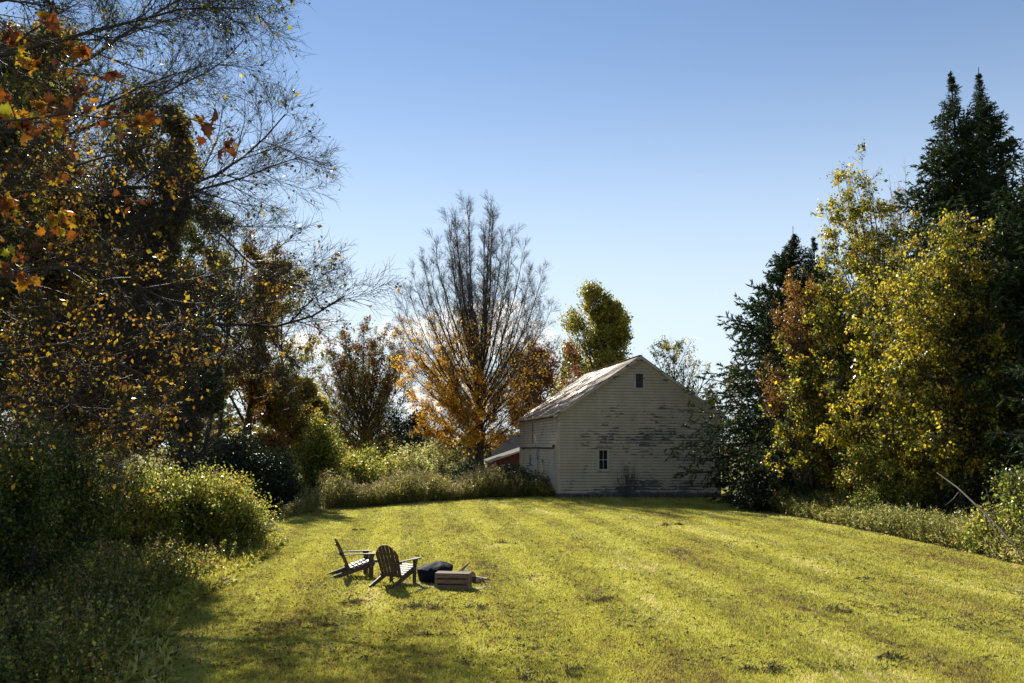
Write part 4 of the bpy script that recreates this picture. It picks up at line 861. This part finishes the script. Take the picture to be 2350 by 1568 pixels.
tree("dense yellow green poplar rising behind the barn roof", foot(1345, Y),
     [ell(1347, 722, Y, 56, 80), ell(1290, 745, Y, 40, 80), ell(1402, 765, Y, 50, 66), ell(1345, 830, Y, 105, 90), ell(1432, 810, Y, 28, 44)], 18, .35, L['poplar'], 62000, .24, 13, "poplar_tree", "poplar tree",
     lv=((34, .2, .98, (48, 18), 8), (12, .15, 1, 34, 10), (8, .2, 1, 35, 10)), lens=(1, .42, .4), trop1=.008, twig=.014, spread=.35)
Y = 90
tree("reddish brown tree between the tall maple and the barn roof", foot(1235, Y), [ell(1235, 880, Y, 75, 95), ell(1290, 860, Y, 48, 70), ell(1195, 950, Y, 50, 80)], 11.5, .25, L['redbrown'], 30000, .20, 14, "oak_tree", "tree",
     lv=((22, .15, .95, 40, 10), (10, .15, 1, 32, 10), (8, .2, 1, 35, 10)), twig=.018, spread=.3)
Y = 86
tree("thin pale tree with sparse leaves right of the barn peak", foot(1562, Y), [ell(1548, 840, Y, 58, 68), ell(1600, 890, Y, 45, 60), ell(1560, 930, Y, 80, 70)], 13.8, .2, L['olive'], 5200, .17, 15, "ash_tree", "tree",
     lv=((20, .2, .95, 30, 8), (9, .15, 1, 28, 10), (8, .2, 1, 30, 10)), twig=.012, spread=.12, trop1=.03)
tree("small leafy tree at the barn's right eave, in front of the spruces", foot(1660, 80), [ell(1655, 930, 80, 60, 55), ell(1690, 900, 80, 40, 70)], 8.0, .15, L['olive'], 5200, .16, 16, "ash_tree", "tree",
     lv=((14, .2, .95, 35, 8), (9, .15, 1, 28, 10), (7, .2, 1, 30, 10)), twig=.012, spread=.12)
# slender trees left of the brown red one
for k, (px, Y, top, rx, mat, n, lab, rd) in enumerate((
    (452, 56, 470, 70, 'left_olive', 12000, "dark slender leaning tree left of a close pair of trunks", .20),
    (492, 58, 560, 65, 'olive', 9000, "thin dark tree just right of the leaning slender one", .15),
    (552, 60, 520, 85, 'left_gold', 14000, "slender tree with brown yellow leaves and dark straight trunk", .24),
    (572, 61, 600, 70, 'orange', 9000, "narrow tree with rust coloured leaves pressed against the straight trunk", .15),
    (640, 70, 615, 62, 'olive', 16000, "olive green tree at the right end of the slender group", .18),
    (700, 84, 790, 34, 'olive', 3500, "pale thin tree standing alone in the bright gap", .12))):
    e = [ell(px+20, (top+830)/2, Y, rx, (830-top)/2+20), ell(px-15, top+(980-top)*.75, Y, rx*1.1, (980-top)*.3)]
    tree(lab, foot(px, Y), e, at(px, top, Y)[2], rd, L[mat], n, .17, 30+k, "woodland_tree", "tree", lv=((20, .25, .96, 38, 10), (10, .15, 1, 30, 10), (8, .15, 1, 34, 10)), lens=(1, .5, .45), twig=.011, spread=.18, group="slender trees on the left beyond the lawn", lean=(.10, 0) if k < 2 else (0, 0))
tree("low orange brown tree behind the dark rounded shrubs", foot(655, 66), [ell(640, 930, 66, 85, 110), ell(590, 1000, 66, 75, 90)], 6.6, .16, L['olive'], 24000, .16, 40, "young_tree", "tree", lv=((18, .1, .95, 42, 10), (10, .15, 1, 34, 10), (7, .2, 1, 34, 10)), spread=.25, second=(L['orange'], 14000, .16))
tree("dull brown green tree beside the orange brown one", foot(712, 72), [ell(700, 960, 72, 60, 80), ell(680, 900, 72, 40, 60)], 6.6, .14, L['olive'], 22000, .17, 41, "young_tree", "tree", lv=((18, .1, .95, 42, 10), (10, .15, 1, 34, 10), (7, .2, 1, 34, 10)), spread=.25)
tree("small rusty leaved tree low behind the left shrubs", foot(610, 60), [ell(625, 1040, 60, 55, 45)], 3.6, .1, L['orange'], 9000, .13, 42, "young_tree", "tree", lv=((14, .1, .95, 45, 10), (8, .15, 1, 34, 10), (6, .2, 1, 34, 10)), spread=.2)
tree("dark low tree under the right side of the brown red one", foot(935, 84), [ell(925, 990, 84, 60, 58), ell(960, 1010, 84, 40, 40)], 5.0, .14, L['shrub_dark'], 9000, .17, 43, "young_tree", "tree", lv=((16, .1, .95, 45, 10), (9, .15, 1, 34, 10), (6, .2, 1, 34, 10)), spread=.25)

# ------------------------------------------------------------------ far wood beyond everything
def far_wood():
    rng = np.random.default_rng(60); parts = []; C = []
    for k in range(150):
        px = -500+k*24+rng.uniform(-20, 20); Y = rng.uniform(125, 165); c = foot(px, Y); h = rng.uniform(4.0, 6.5)+(3.5 if px < 620 or px > 1700 else 0)
        n = 260; u = unit(rng.normal(0, 1, (n, 3)))*rng.uniform(.5, 1, (n, 1)); C.append(c+[0, 0, h*.5]+u*[3.2, 2.5, h*.52])
    V, F = leaves(rng, np.concatenate(C), .75, QUAD, .2); return np_mesh("distant_wood", V, [F], [leaf_mat("distant_leaves", [(.05, .05, .02), (.10, .09, .025), (.16, .12, .03)], .35, 1.4, .6, .2)], [0])
tag(link("distant_wood", far_wood()), kind="stuff", label="low distant wood closing the view behind the barn and trees", cat="woods")

# ------------------------------------------------------------------ spruces and broadleaved trees on the right
CP_ = [(0, .6), (.12, .95), (.26, 1), (.45, .87), (.62, .64), (.72, .50), (.84, .28), (.90, .17), (.95, .08), (.975, .03), (1, .015)]
def prof(r, pts=CP_): return [(a, b*r) for a, b in pts]
conifer("broad dark spruce overlapping the right end of the barn", foot(1838, 46.5), at(1830, 520, 46.5)[2], prof(6.1, [(0, .6), (.12, .95), (.26, 1), (.42, .82), (.58, .60), (.70, .42), (.80, .26), (.88, .14), (.93, .06), (.965, .02), (1, .01)]), 71, wh=.33, nb=9, tw=.30, droop=.18)
conifer("narrower spruce close behind the right side of the broad one", foot(1893, 50), at(1886, 545, 50)[2], prof(4.2), 72, wh=.38, tw=.30)
conifer("tall spruce with a single thin leader, left one of the pair at the right", foot(2240, 41), at(2238, 160, 41)[2], prof(4.6), 73, wh=.38, nb=8, tw=.27)
conifer("tall spruce forming the highest tip in the photo, right one of the pair", foot(2296, 42), at(2288, 152, 42)[2], prof(4.6), 74, wh=.38, nb=8, tw=.27)
conifer("spruce cut by the right edge of the photo behind the pale weeds", foot(2440, 31), at(2400, 290, 31)[2], prof(3.4, [(0, .8), (.3, 1), (.6, .75), (.8, .45), (1, .03)]), 75, wh=.34, nb=7, tw=.30)
conifer("near spruce with sunlit branch ends reaching in from the right edge", foot(2575, 23.5), 8.6, prof(2.9, [(0, .45), (.25, .75), (.45, 1), (.65, .8), (.85, .4), (1, .03)]), 76, wh=.30, nb=6, tw=.24)
Y = 41
LV = ((34, .10, .97, (58, 30), 12), (13, .15, 1, 42, 12), (9, .15, 1, 42, 12))
def spray_tree(label, px, Y, outline, seed, nlimb, nleaf, skew=None, r=.14, lv=((13, .12, 1, 38, 12, .55, 1.9), (8, .12, 1, 38, 12, .3, .85), (4, .2, 1, 40, 12, .12, .35)), mat='yg', ls=.125, low=.42, h=.75):
    b = foot(px, Y)
    return guide_tree(label, b, r, outline[-1][0]*h, fan_limbs(seed, b, outline, nlimb, .055, .5, low, skew), seed, L[mat], nleaf, ls, lv, "elm_tree", twig=.005, spread=.07, gn=.09, second=(L['shrub_green'], int(nleaf*.16), ls, QUAD))
spray_tree("tallest yellow green tree leaning left in front of the spruces", 2075, 41, [(1.2, 2.6), (4, 3.6), (8, 3.3), (11, 2.6), (13.3, 1.9), (15.2, 1.3), (16.6, .6)], 81, 62, 46000, lambda z: -1.9*(z/16)**1.6)
spray_tree("bright golden green tree directly before the tall spruce pair", 2200, 33, [(1.2, 2.1), (4, 2.5), (7, 2.3), (9.3, 1.9), (10.8, 1.3), (11.8, .6)], 82, 54, 44000, ls=.11)
spray_tree("wide bushy yellow tree in the middle of the right hand thicket", 1965, 41.5, [(.7, 3.6), (3, 4.6), (6, 4.2), (8.5, 3.0), (10.2, 1.8), (11.2, .7)], 83, 72, 60000, low=.3)
spray_tree("olive yellow tree filling the space between the leaning and the golden one", 2095, 36, [(.9, 2.6), (4, 3.0), (8, 2.4), (10.3, 1.4), (11.2, .6)], 86, 46, 38000, ls=.115)
Y = 42.5
tree("orange brown leaved small tree in front of the broad spruce", foot(1850, Y), [ell(1835, 730, Y, 70, 110), ell(1800, 860, Y, 55, 110), ell(1880, 860, Y, 90, 130)], at(1840, 620, Y)[2], .12, L['orange'], 24000, .10, 84, "cherry_tree", "tree", lv=LV, lens=(1, .45, .4), twig=.008, spread=.10, stems=3, stemspread=.2)
tree("bare twiggy small tree low at the left end of the thicket", foot(1870, 43), [ell(1880, 990, 43, 110, 60), ell(1850, 1050, 43, 80, 60)], 3.8, .08, L['orange'], 700, .10, 85, "dead_tree", "bare tree", lv=((20, .1, .95, 55, 10), (10, .15, 1, 35, 10), (7, .2, 1, 34, 10)), lens=(1, .5, .5), twig=.008, stems=4, stemspread=.5, barkm=BARK_GREY, twigm=BARK_GREY)
for k, (px, Y, top, n, lab) in enumerate(((1958, 47, 505, 300, "thin bare tree left of the tallest yellow green tree"), (2120, 45, 318, 1600, "bare topped thin tree with brown seed tufts above the yellow crowns"), (1925, 47.5, 560, 120, "bare thin tree nearest to the narrow spruce"), (2080, 46, 350, 900, "slim bare tree between the seed tufted one and the leaning tree"))):
    tree(lab, foot(px, Y), [ell(px, (top+700)/2, Y, 62, (700-top)/2), ell(px, 800, Y, 40, 140)], at(px, top, Y)[2], .09, L['dry'], n, .12, 90+k, "bare_tree", "bare tree", lv=((18, .35, .98, 24, 6), (9, .15, 1, 24, 8), (6, .2, 1, 30, 8)), lens=(1, .45, .45), twig=.006, spread=.08, trop1=.05, group="thin bare trees behind the right thicket")
# bushes and weeds along the right edge of the lawn
for k, (px, Y, es, mat, n, lab) in enumerate((
    (2075, 37, [(2080, 1050, 150, 85), (2000, 1090, 80, 60)], 'shrub', 26000, "leafy green bush below the golden tree, vines over it"),
    (2210, 34, [(2210, 1085, 90, 80), (2140, 1120, 70, 50)], 'shrub_green', 16000, "dark green bush behind the fallen branch"),
    (1965, 42, [(1950, 1090, 80, 55)], 'shrub', 13000, "pale green bush at the left part of the right hand verge"),
    (1870, 44, [(1860, 1110, 75, 50)], 'shrub_dark', 13000, "dark twiggy bush in the corner beside the barn shadow"),
    (1762, 44, [(1760, 1120, 75, 52)], 'shrub_dark', 14000, "almost black bush under the broad spruce"),
    (2290, 26.5, [(2290, 1205, 60, 40)], 'shrub', 8000, "small pale bush growing over the broken end of the fallen branch"),
    (2030, 36, [(2020, 1150, 60, 36)], 'shrub', 8000, "low pale yellow bush in the middle of the right hand verge"),
    (2370, 27, [(2360, 1140, 70, 60)], 'shrub_green', 9000, "green bush at the right edge under the near spruce"))):
    shrub(lab, px, Y, [ell(a, b, Y, c, d, None) for a, b, c, d in es], L[mat], n, .085, 100+k, clumps=50, csize=.28, group="bushes along the right edge of the lawn")

def weeds(name, label, poly, n, hrange, seed, mats, wts, lsz=.07, leafn=16, tmpl=NARROW, density=None, stemm=None, top=None):
    """low mixed ground cover: stems with leaves along them, as one mass"""
    rng = np.random.default_rng(seed); x0, y0 = poly.min(0); x1, y1 = poly.max(0); X = []; Yv = []
    tot = 0
    while tot < n:
        x = rng.uniform(x0, x1, n*2); y = rng.uniform(y0, y1, n*2); q = poly_in(x, y, poly)
        if density is not None: q &= rng.random(len(x)) < density(x, y)
        X.append(x[q]); Yv.append(y[q]); tot += q.sum()
        if tot == 0 and len(X) > 20: break
    x = np.concatenate(X)[:n]; y = np.concatenate(Yv)[:n]; n = len(x)
    h = rng.uniform(*hrange, n)*(.8+.22*np.sin(x*1.9+np.sin(y*.9)*2)*np.sin(y*1.3)+.20*np.sin(x*.87+y*.5)+.10*np.sin(x*4.1)); h = np.maximum(h, .12)
    st = np.stack([x, y, gz(x, y)-.01], 1); d = unit(np.stack([rng.normal(0, .22, n), rng.normal(0, .22, n), np.ones(n)], 1))
    P, R = march(rng, st, d, h, .003+.004*h, 4, .10, -.02, .4); parts = [(*tubes(P, R, 3), 0)]; which = rng.choice(len(mats), n, p=wts)
    for k in range(len(mats)):
        Q = P[which == k]
        if len(Q) == 0: continue
        m = len(Q)*leafn; idx = np.repeat(np.arange(len(Q)), leafn); t = rng.uniform(.12, 1, m)*4; i = np.minimum(t.astype(int), 3); p = Q[idx, i]+(Q[idx, i+1]-Q[idx, i])*(t-i)[:, None]
        V, F = leaves(rng, p, lsz, tmpl, -.15); parts.append((V, F, k+1))
    if top:
        k = rng.random(n) < top[1]; T = P[k][:, -1]; pp = np.repeat(T, 10, 0)+rng.normal(0, .05, (len(T)*10, 3))*[1, 1, 1.6]; V, F = leaves(rng, pp, top[2], QUAD, 0); parts.append((V, F, len(mats)+1))
    V, Fs, mi = merge(parts); return tag(link(name, np_mesh(name, V, Fs, [stemm or GSTEM]+list(mats)+([top[0]] if top else []), mi)), kind="stuff", label=label, cat="weeds")
def strip(line, off0, off1):
    """band between two distances behind an edge line (behind = away from the camera)"""
    a = line+np.array(off0); b = line+np.array(off1); return np.concatenate([a, b[::-1]])
weeds("verge_weeds", "pale green weeds along the right edge of the lawn", strip(RE, (0.0, -.3), (2.6, 2.4)), 11000, (.5, 1.25), 5, [L['sage'], L['shrub'], L['weed']], [.6, .2, .2], .085, 20, NARROW)
# fallen dead branch at the right
def dead_branch():
    a = at(2150, 1085, 27.0); b = at(2262, 1180, 24.6); c2 = at(2345, 1235, 23.0); c2[2] = .35; o = empty("fallen_branch", (b[0], b[1], 0), "grey dead branch leaning down through the bushes on the right", "branch"); rng = np.random.default_rng(7)
    pts = np.array([a, a*.55+b*.45+[0, 0, .08], b, b*.5+c2*.5+[0, 0, .05], c2])[None]; R = np.array([[.014, .024, .032, .026, .014]]); parts = [(*tubes(pts, R, 6), 0)]
    for s, e, r in ((b, gnd(2275, 1262)+[0, 0, .1], .03), (b, at(2320, 1160, 24.2), .02), (at(2290, 1195, 24), at(2262, 1120, 24.3), .018), (at(2262, 1180, 24.6), at(2300, 1240, 23.6), .02), (at(2200, 1130, 26), at(2170, 1160, 25.4), .015)):
        m = (s+e)/2+rng.normal(0, .06, 3); parts.append((*tubes(np.array([[s, m, e]]), np.array([[r, r*.8, r*.4]]), 5), 0))
    V, Fs, mi = merge(parts); link("branch_wood", np_mesh("branch_wood", V-[b[0], b[1], 0], Fs, [DEADWOOD], mi, True), o)
dead_branch()

# ------------------------------------------------------------------ growth in the middle, between the lawn and the trees
MID = np.array([p for p in LE[8:]]); 
weeds("tall_weeds", "tall grey green goldenrod and grasses along the far edge of the lawn", strip(MID, (0, -.3), (0.3, 4.6)), 12000, (.5, 1.75), 21, [L['sage'], L['weed'], L['shrub']], [.3, .3, .4], .10, 18, NARROW, top=(L['dry'], .22, .08))
for k, (px, Y, es, mat, n, ls, lab) in enumerate((
    (735, 61, [(735, 1040, 62, 62), (745, 985, 45, 35)], 'shrub', 30000, .14, "tall sunlit bush left of the brown red tree, dark at its foot"),
    (860, 60, [(850, 1080, 95, 42), (800, 1090, 60, 36)], 'shrub', 26000, .12, "broad pale green bush below the brown red tree"),
    (985, 62, [(985, 1065, 80, 48), (930, 1075, 50, 36)], 'sage', 24000, .12, "grey green bush between the two maples"),
    (1085, 60, [(1080, 1100, 55, 30)], 'rhodo', 9000, .12, "dark leathery bush at the foot of the tall maple"),
    (1165, 57, [(1165, 1105, 60, 36), (1205, 1115, 30, 26)], 'rhodo', 16000, .11, "glossy dark bush in front of the barn's long side"),
    (1250, 55.2, [(1255, 1138, 26, 12)], 'weed', 2600, .09, "small low plant at the barn's front left corner"),
    (645, 58, [(640, 1080, 55, 30)], 'shrub', 12000, .11, "bright yellow green low bush behind the dark dome shrubs"))):
    shrub(lab, px, Y, [ell(a, b, Y, c, d, None) for a, b, c, d in es], L[mat], n, ls, 130+k, clumps=55, csize=.34, group="bushes at the far edge of the lawn")
tree("bare dark shrub growing against the barn's gable wall", foot(1438, 53.9), [ell(1440, 1100, 53.9, 26, 46), ell(1436, 1130, 53.9, 32, 22)], 2.2, .02, L['shrub_dark'], 350, .06, 55, "bare_shrub", "shrub", lv=((5, .2, .95, 24, 8), (4, .3, 1, 28, 8), (3, .2, 1, 34, 10)), lens=(1, .5, .5), twig=.006, stems=9, stemspread=.35, spread=.05)

# ------------------------------------------------------------------ shrubs, weeds and trees on the left
for k, (px, Y, es, mat, n, ls, lab) in enumerate((
    (520, 26.5, [(520, 1185, 92, 85), (475, 1130, 75, 48), (560, 1230, 50, 45)], 'shrub', 42000, .065, "sunlit pale green bush nearest to the lawn on the left"),
    (400, 26.0, [(400, 1160, 95, 75), (360, 1110, 60, 45)], 'shrub', 32000, .065, "yellow green bush left of the one nearest to the lawn"),
    (285, 24.5, [(290, 1150, 100, 90), (240, 1090, 70, 60)], 'shrub', 28000, .065, "dappled green bush in the middle of the left shrubs"),
    (150, 21.5, [(150, 1150, 120, 110), (120, 1050, 110, 80)], 'shrub_green', 32000, .065, "deep green bush with small bright leaves, far left"),
    (20, 17.0, [(10, 1120, 130, 150)], 'shrub_green', 26000, .065, "shaded green bush cut by the left edge of the photo"),
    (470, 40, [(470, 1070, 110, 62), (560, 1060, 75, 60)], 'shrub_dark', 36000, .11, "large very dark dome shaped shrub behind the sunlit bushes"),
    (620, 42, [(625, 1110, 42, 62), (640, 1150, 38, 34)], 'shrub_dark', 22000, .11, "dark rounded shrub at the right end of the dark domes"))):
    shrub(lab, px, Y, [ell(a, b, Y, c, d, None) for a, b, c, d in es], L[mat], n, ls, 160+k, clumps=70, csize=.26 if Y < 30 else .4, group="shrubs on the left of the lawn")
nearw = np.concatenate([LE[:8], [[-9.5, 30], [-17, 30], [-14, 10], [-9, 9.5], [-6, 10]]])
weeds("undergrowth", "tangled low weeds and seedlings filling the shaded left corner", nearw, 11000, (.3, 1.0), 31, [L['weed'], L['shrub_green'], L['shrub'], L['left_olive']], [.5, .2, .2, .1], .05, 24, QUAD, density=lambda x, y: np.clip(16/y, .25, 1)**1.5, top=(L['dry'], .10, .05))
lowedge = np.array([LE[i] for i in range(0, 8)]); weeds("edge_grass", "ragged longer grass where the lawn meets the left undergrowth", strip(lowedge, (-.9, -.1), (.55, .1)), 4200, (.12, .32), 33, [BLADE, L['weed']], [.75, .25], .12, 9, NARROW)

def course(Y0, Y1, *pts):
    n = len(pts); return [at(px, py, Y0+(Y1-Y0)*i/(n-1)) for i, (px, py) in enumerate(pts)]
# leafy backing trees, left
BL_ = ((34, .10, .97, (62, 42), 14), (14, .12, 1, 40, 12), (10, .15, 1, 40, 12))
for k, (px, Y, top, es, mat, n, ls, lab, sec) in enumerate((
    (270, 26.5, 190, [(300, 420, 150, 220), (240, 680, 190, 190), (390, 760, 90, 130)], 'left_olive', 58000, .10, "tall dull green leafy tree with its top just below the bare branches", ('left_gold', 32000, .10)),
    (90, 17.5, 60, [(70, 330, 150, 330), (60, 680, 170, 230)], 'left_gold', 64000, .075, "golden leaved tree filling the upper left of the photo", ('left_olive', 30000, .075)),
    (170, 25, 300, [(240, 640, 150, 220), (200, 880, 190, 140)], 'left_gold', 60000, .095, "lower golden brown tree between the tall green one and the left edge", ('left_olive', 40000, .095)),
    (430, 62, 440, [(430, 640, 75, 200), (420, 850, 100, 160)], 'left_olive', 42000, .17, "narrow dull green tree behind the right side of the leafy mass", ('olive', 16000, .15)),
    (-60, 15, -50, [(-60, 500, 170, 450)], 'left_olive', 32000, .07, "dark tree standing at the left edge of the photo", ('left_gold', 12000, .09)),
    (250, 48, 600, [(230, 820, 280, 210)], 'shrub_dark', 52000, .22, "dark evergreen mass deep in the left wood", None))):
    tree(lab, foot(px, Y), [ell(a, b, Y, c, d, None) for a, b, c, d in es], at(px, top, Y)[2], .10+.003*Y, L[mat], int(n*1.15), ls, 180+k, "woodland_tree", "tree", lv=BL_, lens=(1, .42, .42), twig=.006, spread=.15, group="leafy trees of the left wood", second=(L[sec[0]], sec[1], sec[2]) if sec else None)
# the large bare limbed tree whose trunk stands left of the view
tb = (-17.0, 25.0, 0)
guide_tree("old tree with long bare crooked limbs reaching over the left lawn", tb, .5, 19, [
    (course(24.0, 22.5, (-150, 960), (60, 930), (200, 840), (330, 765), (480, 730), (610, 765), (710, 740), (790, 680)), 0.121),
    (course(24.5, 24.0, (-150, 520), (100, 470), (300, 425), (420, 440), (480, 410), (545, 385), (575, 330), (620, 310), (655, 262)), 0.101),
    (course(24.5, 25.0, (-150, 560), (150, 520), (330, 480), (500, 420), (560, 405), (620, 388), (690, 360)), 0.081),
    (course(24.5, 23.5, (-150, 620), (180, 560), (420, 450), (500, 520), (560, 600), (620, 655), (700, 660)), 0.081),
    (course(24.0, 23.0, (-150, 300), (100, 210), (250, 100), (380, 10), (520, -40)), 0.095),
    (course(25.0, 25.5, (-120, 380), (100, 330), (260, 270), (400, 200), (520, 150), (560, 90)), 0.068),
    (course(24.0, 22.5, (-150, 760), (100, 760), (300, 720), (450, 640), (580, 600), (670, 610)), 0.068),
    (course(23.5, 22.0, (-150, 1020), (0, 930), (100, 830), (230, 800), (330, 860), (420, 960)), 0.081),
    (course(24.0, 23.5, (-150, 680), (60, 640), (240, 650), (400, 720), (500, 800), (600, 830)), 0.068)],
    201, L['left_olive'], 3600, .10, ((26, .2, 1, 42, 14, 1.2, 3.6), (13, .15, 1, 38, 14, .6, 1.7), (9, .15, 1, 38, 12, .25, .8)), "old_tree", twig=.0055, gn=.10, spread=.03, second=(L['left_gold'], 1100, .12, QUAD))
guide_tree("tree with drooping fine twigs entering at the top left", (-9.2, 11.0, 0), .26, 11.0, [
    (course(11, 10, (-250, 60), (0, 0), (250, -60), (480, -50), (590, -5)), .05),
    (course(11, 10.5, (-250, 160), (50, 120), (250, 60), (460, 10), (560, 20)), .045),
    (course(11, 11, (-250, 330), (0, 300), (200, 260), (340, 190), (470, 150)), .04)],
    202, L['left_olive'], 1800, .05, ((24, .3, 1, 42, 14, .5, 1.5), (12, .15, 1, 38, 14, .3, .8), (7, .15, 1, 38, 12, .12, .4)), "old_tree", twig=.003, gn=.10, spread=.03, hang=.08)
guide_tree("low tree with a dense tangle of dark twigs at the left edge", (-8.6, 10.5, 0), .22, 6.5, [
    (course(10.5, 10, (-250, 700), (0, 640), (150, 600), (300, 640), (430, 720)), .045),
    (course(10.5, 10, (-250, 850), (0, 820), (150, 780), (280, 840), (400, 900)), .045),
    (course(10.5, 10.5, (-250, 500), (0, 430), (150, 380), (260, 360), (360, 330)), .04),
    (course(10.5, 10, (-250, 930), (-50, 920), (100, 900), (230, 960), (330, 1010)), .035)],
    203, L['left_gold'], 5500, .05, ((30, .2, 1, 45, 14, .5, 1.5), (10, .1, 1, 42, 14, .3, .8), (6, .15, 1, 40, 12, .12, .35)), "old_tree", twig=.003, gn=.12, spread=.03)
# near maple: a few big ragged leaves on thin twigs
guide_tree("near maple with large ragged orange brown leaves at the upper left", (-6.2, 6.6, 0), .16, 7.5, [
    (course(6.6, 6.3, (-500, 330), (-150, 300), (100, 260), (300, 270), (440, 265), (510, 290)), .018),
    (course(6.6, 6.6, (-500, 480), (-100, 460), (100, 430), (230, 440), (300, 450)), .016),
    (course(6.7, 6.9, (-500, 120), (-100, 130), (80, 140), (180, 170), (250, 180)), .015),
    (course(6.6, 6.8, (-500, 20), (-100, 20), (60, 40), (160, 60)), .012),
    (course(6.8, 7.2, (-400, 560), (-100, 540), (30, 520), (130, 540)), .012),
    (course(6.9, 7.2, (-400, 220), (-100, 230), (50, 240), (180, 300)), .012),
    (course(7.2, 7.6, (-400, 650), (-80, 640), (30, 600), (90, 640)), .010)],
    204, L['bigmaple'], 900, .070, ((16, .35, 1, 50, 16, .15, .55), (5, .3, 1, 45, 14, .06, .18)), "maple_tree", twig=.0022, tmpl=STAR, gn=.10, spread=.03, cat="maple tree")
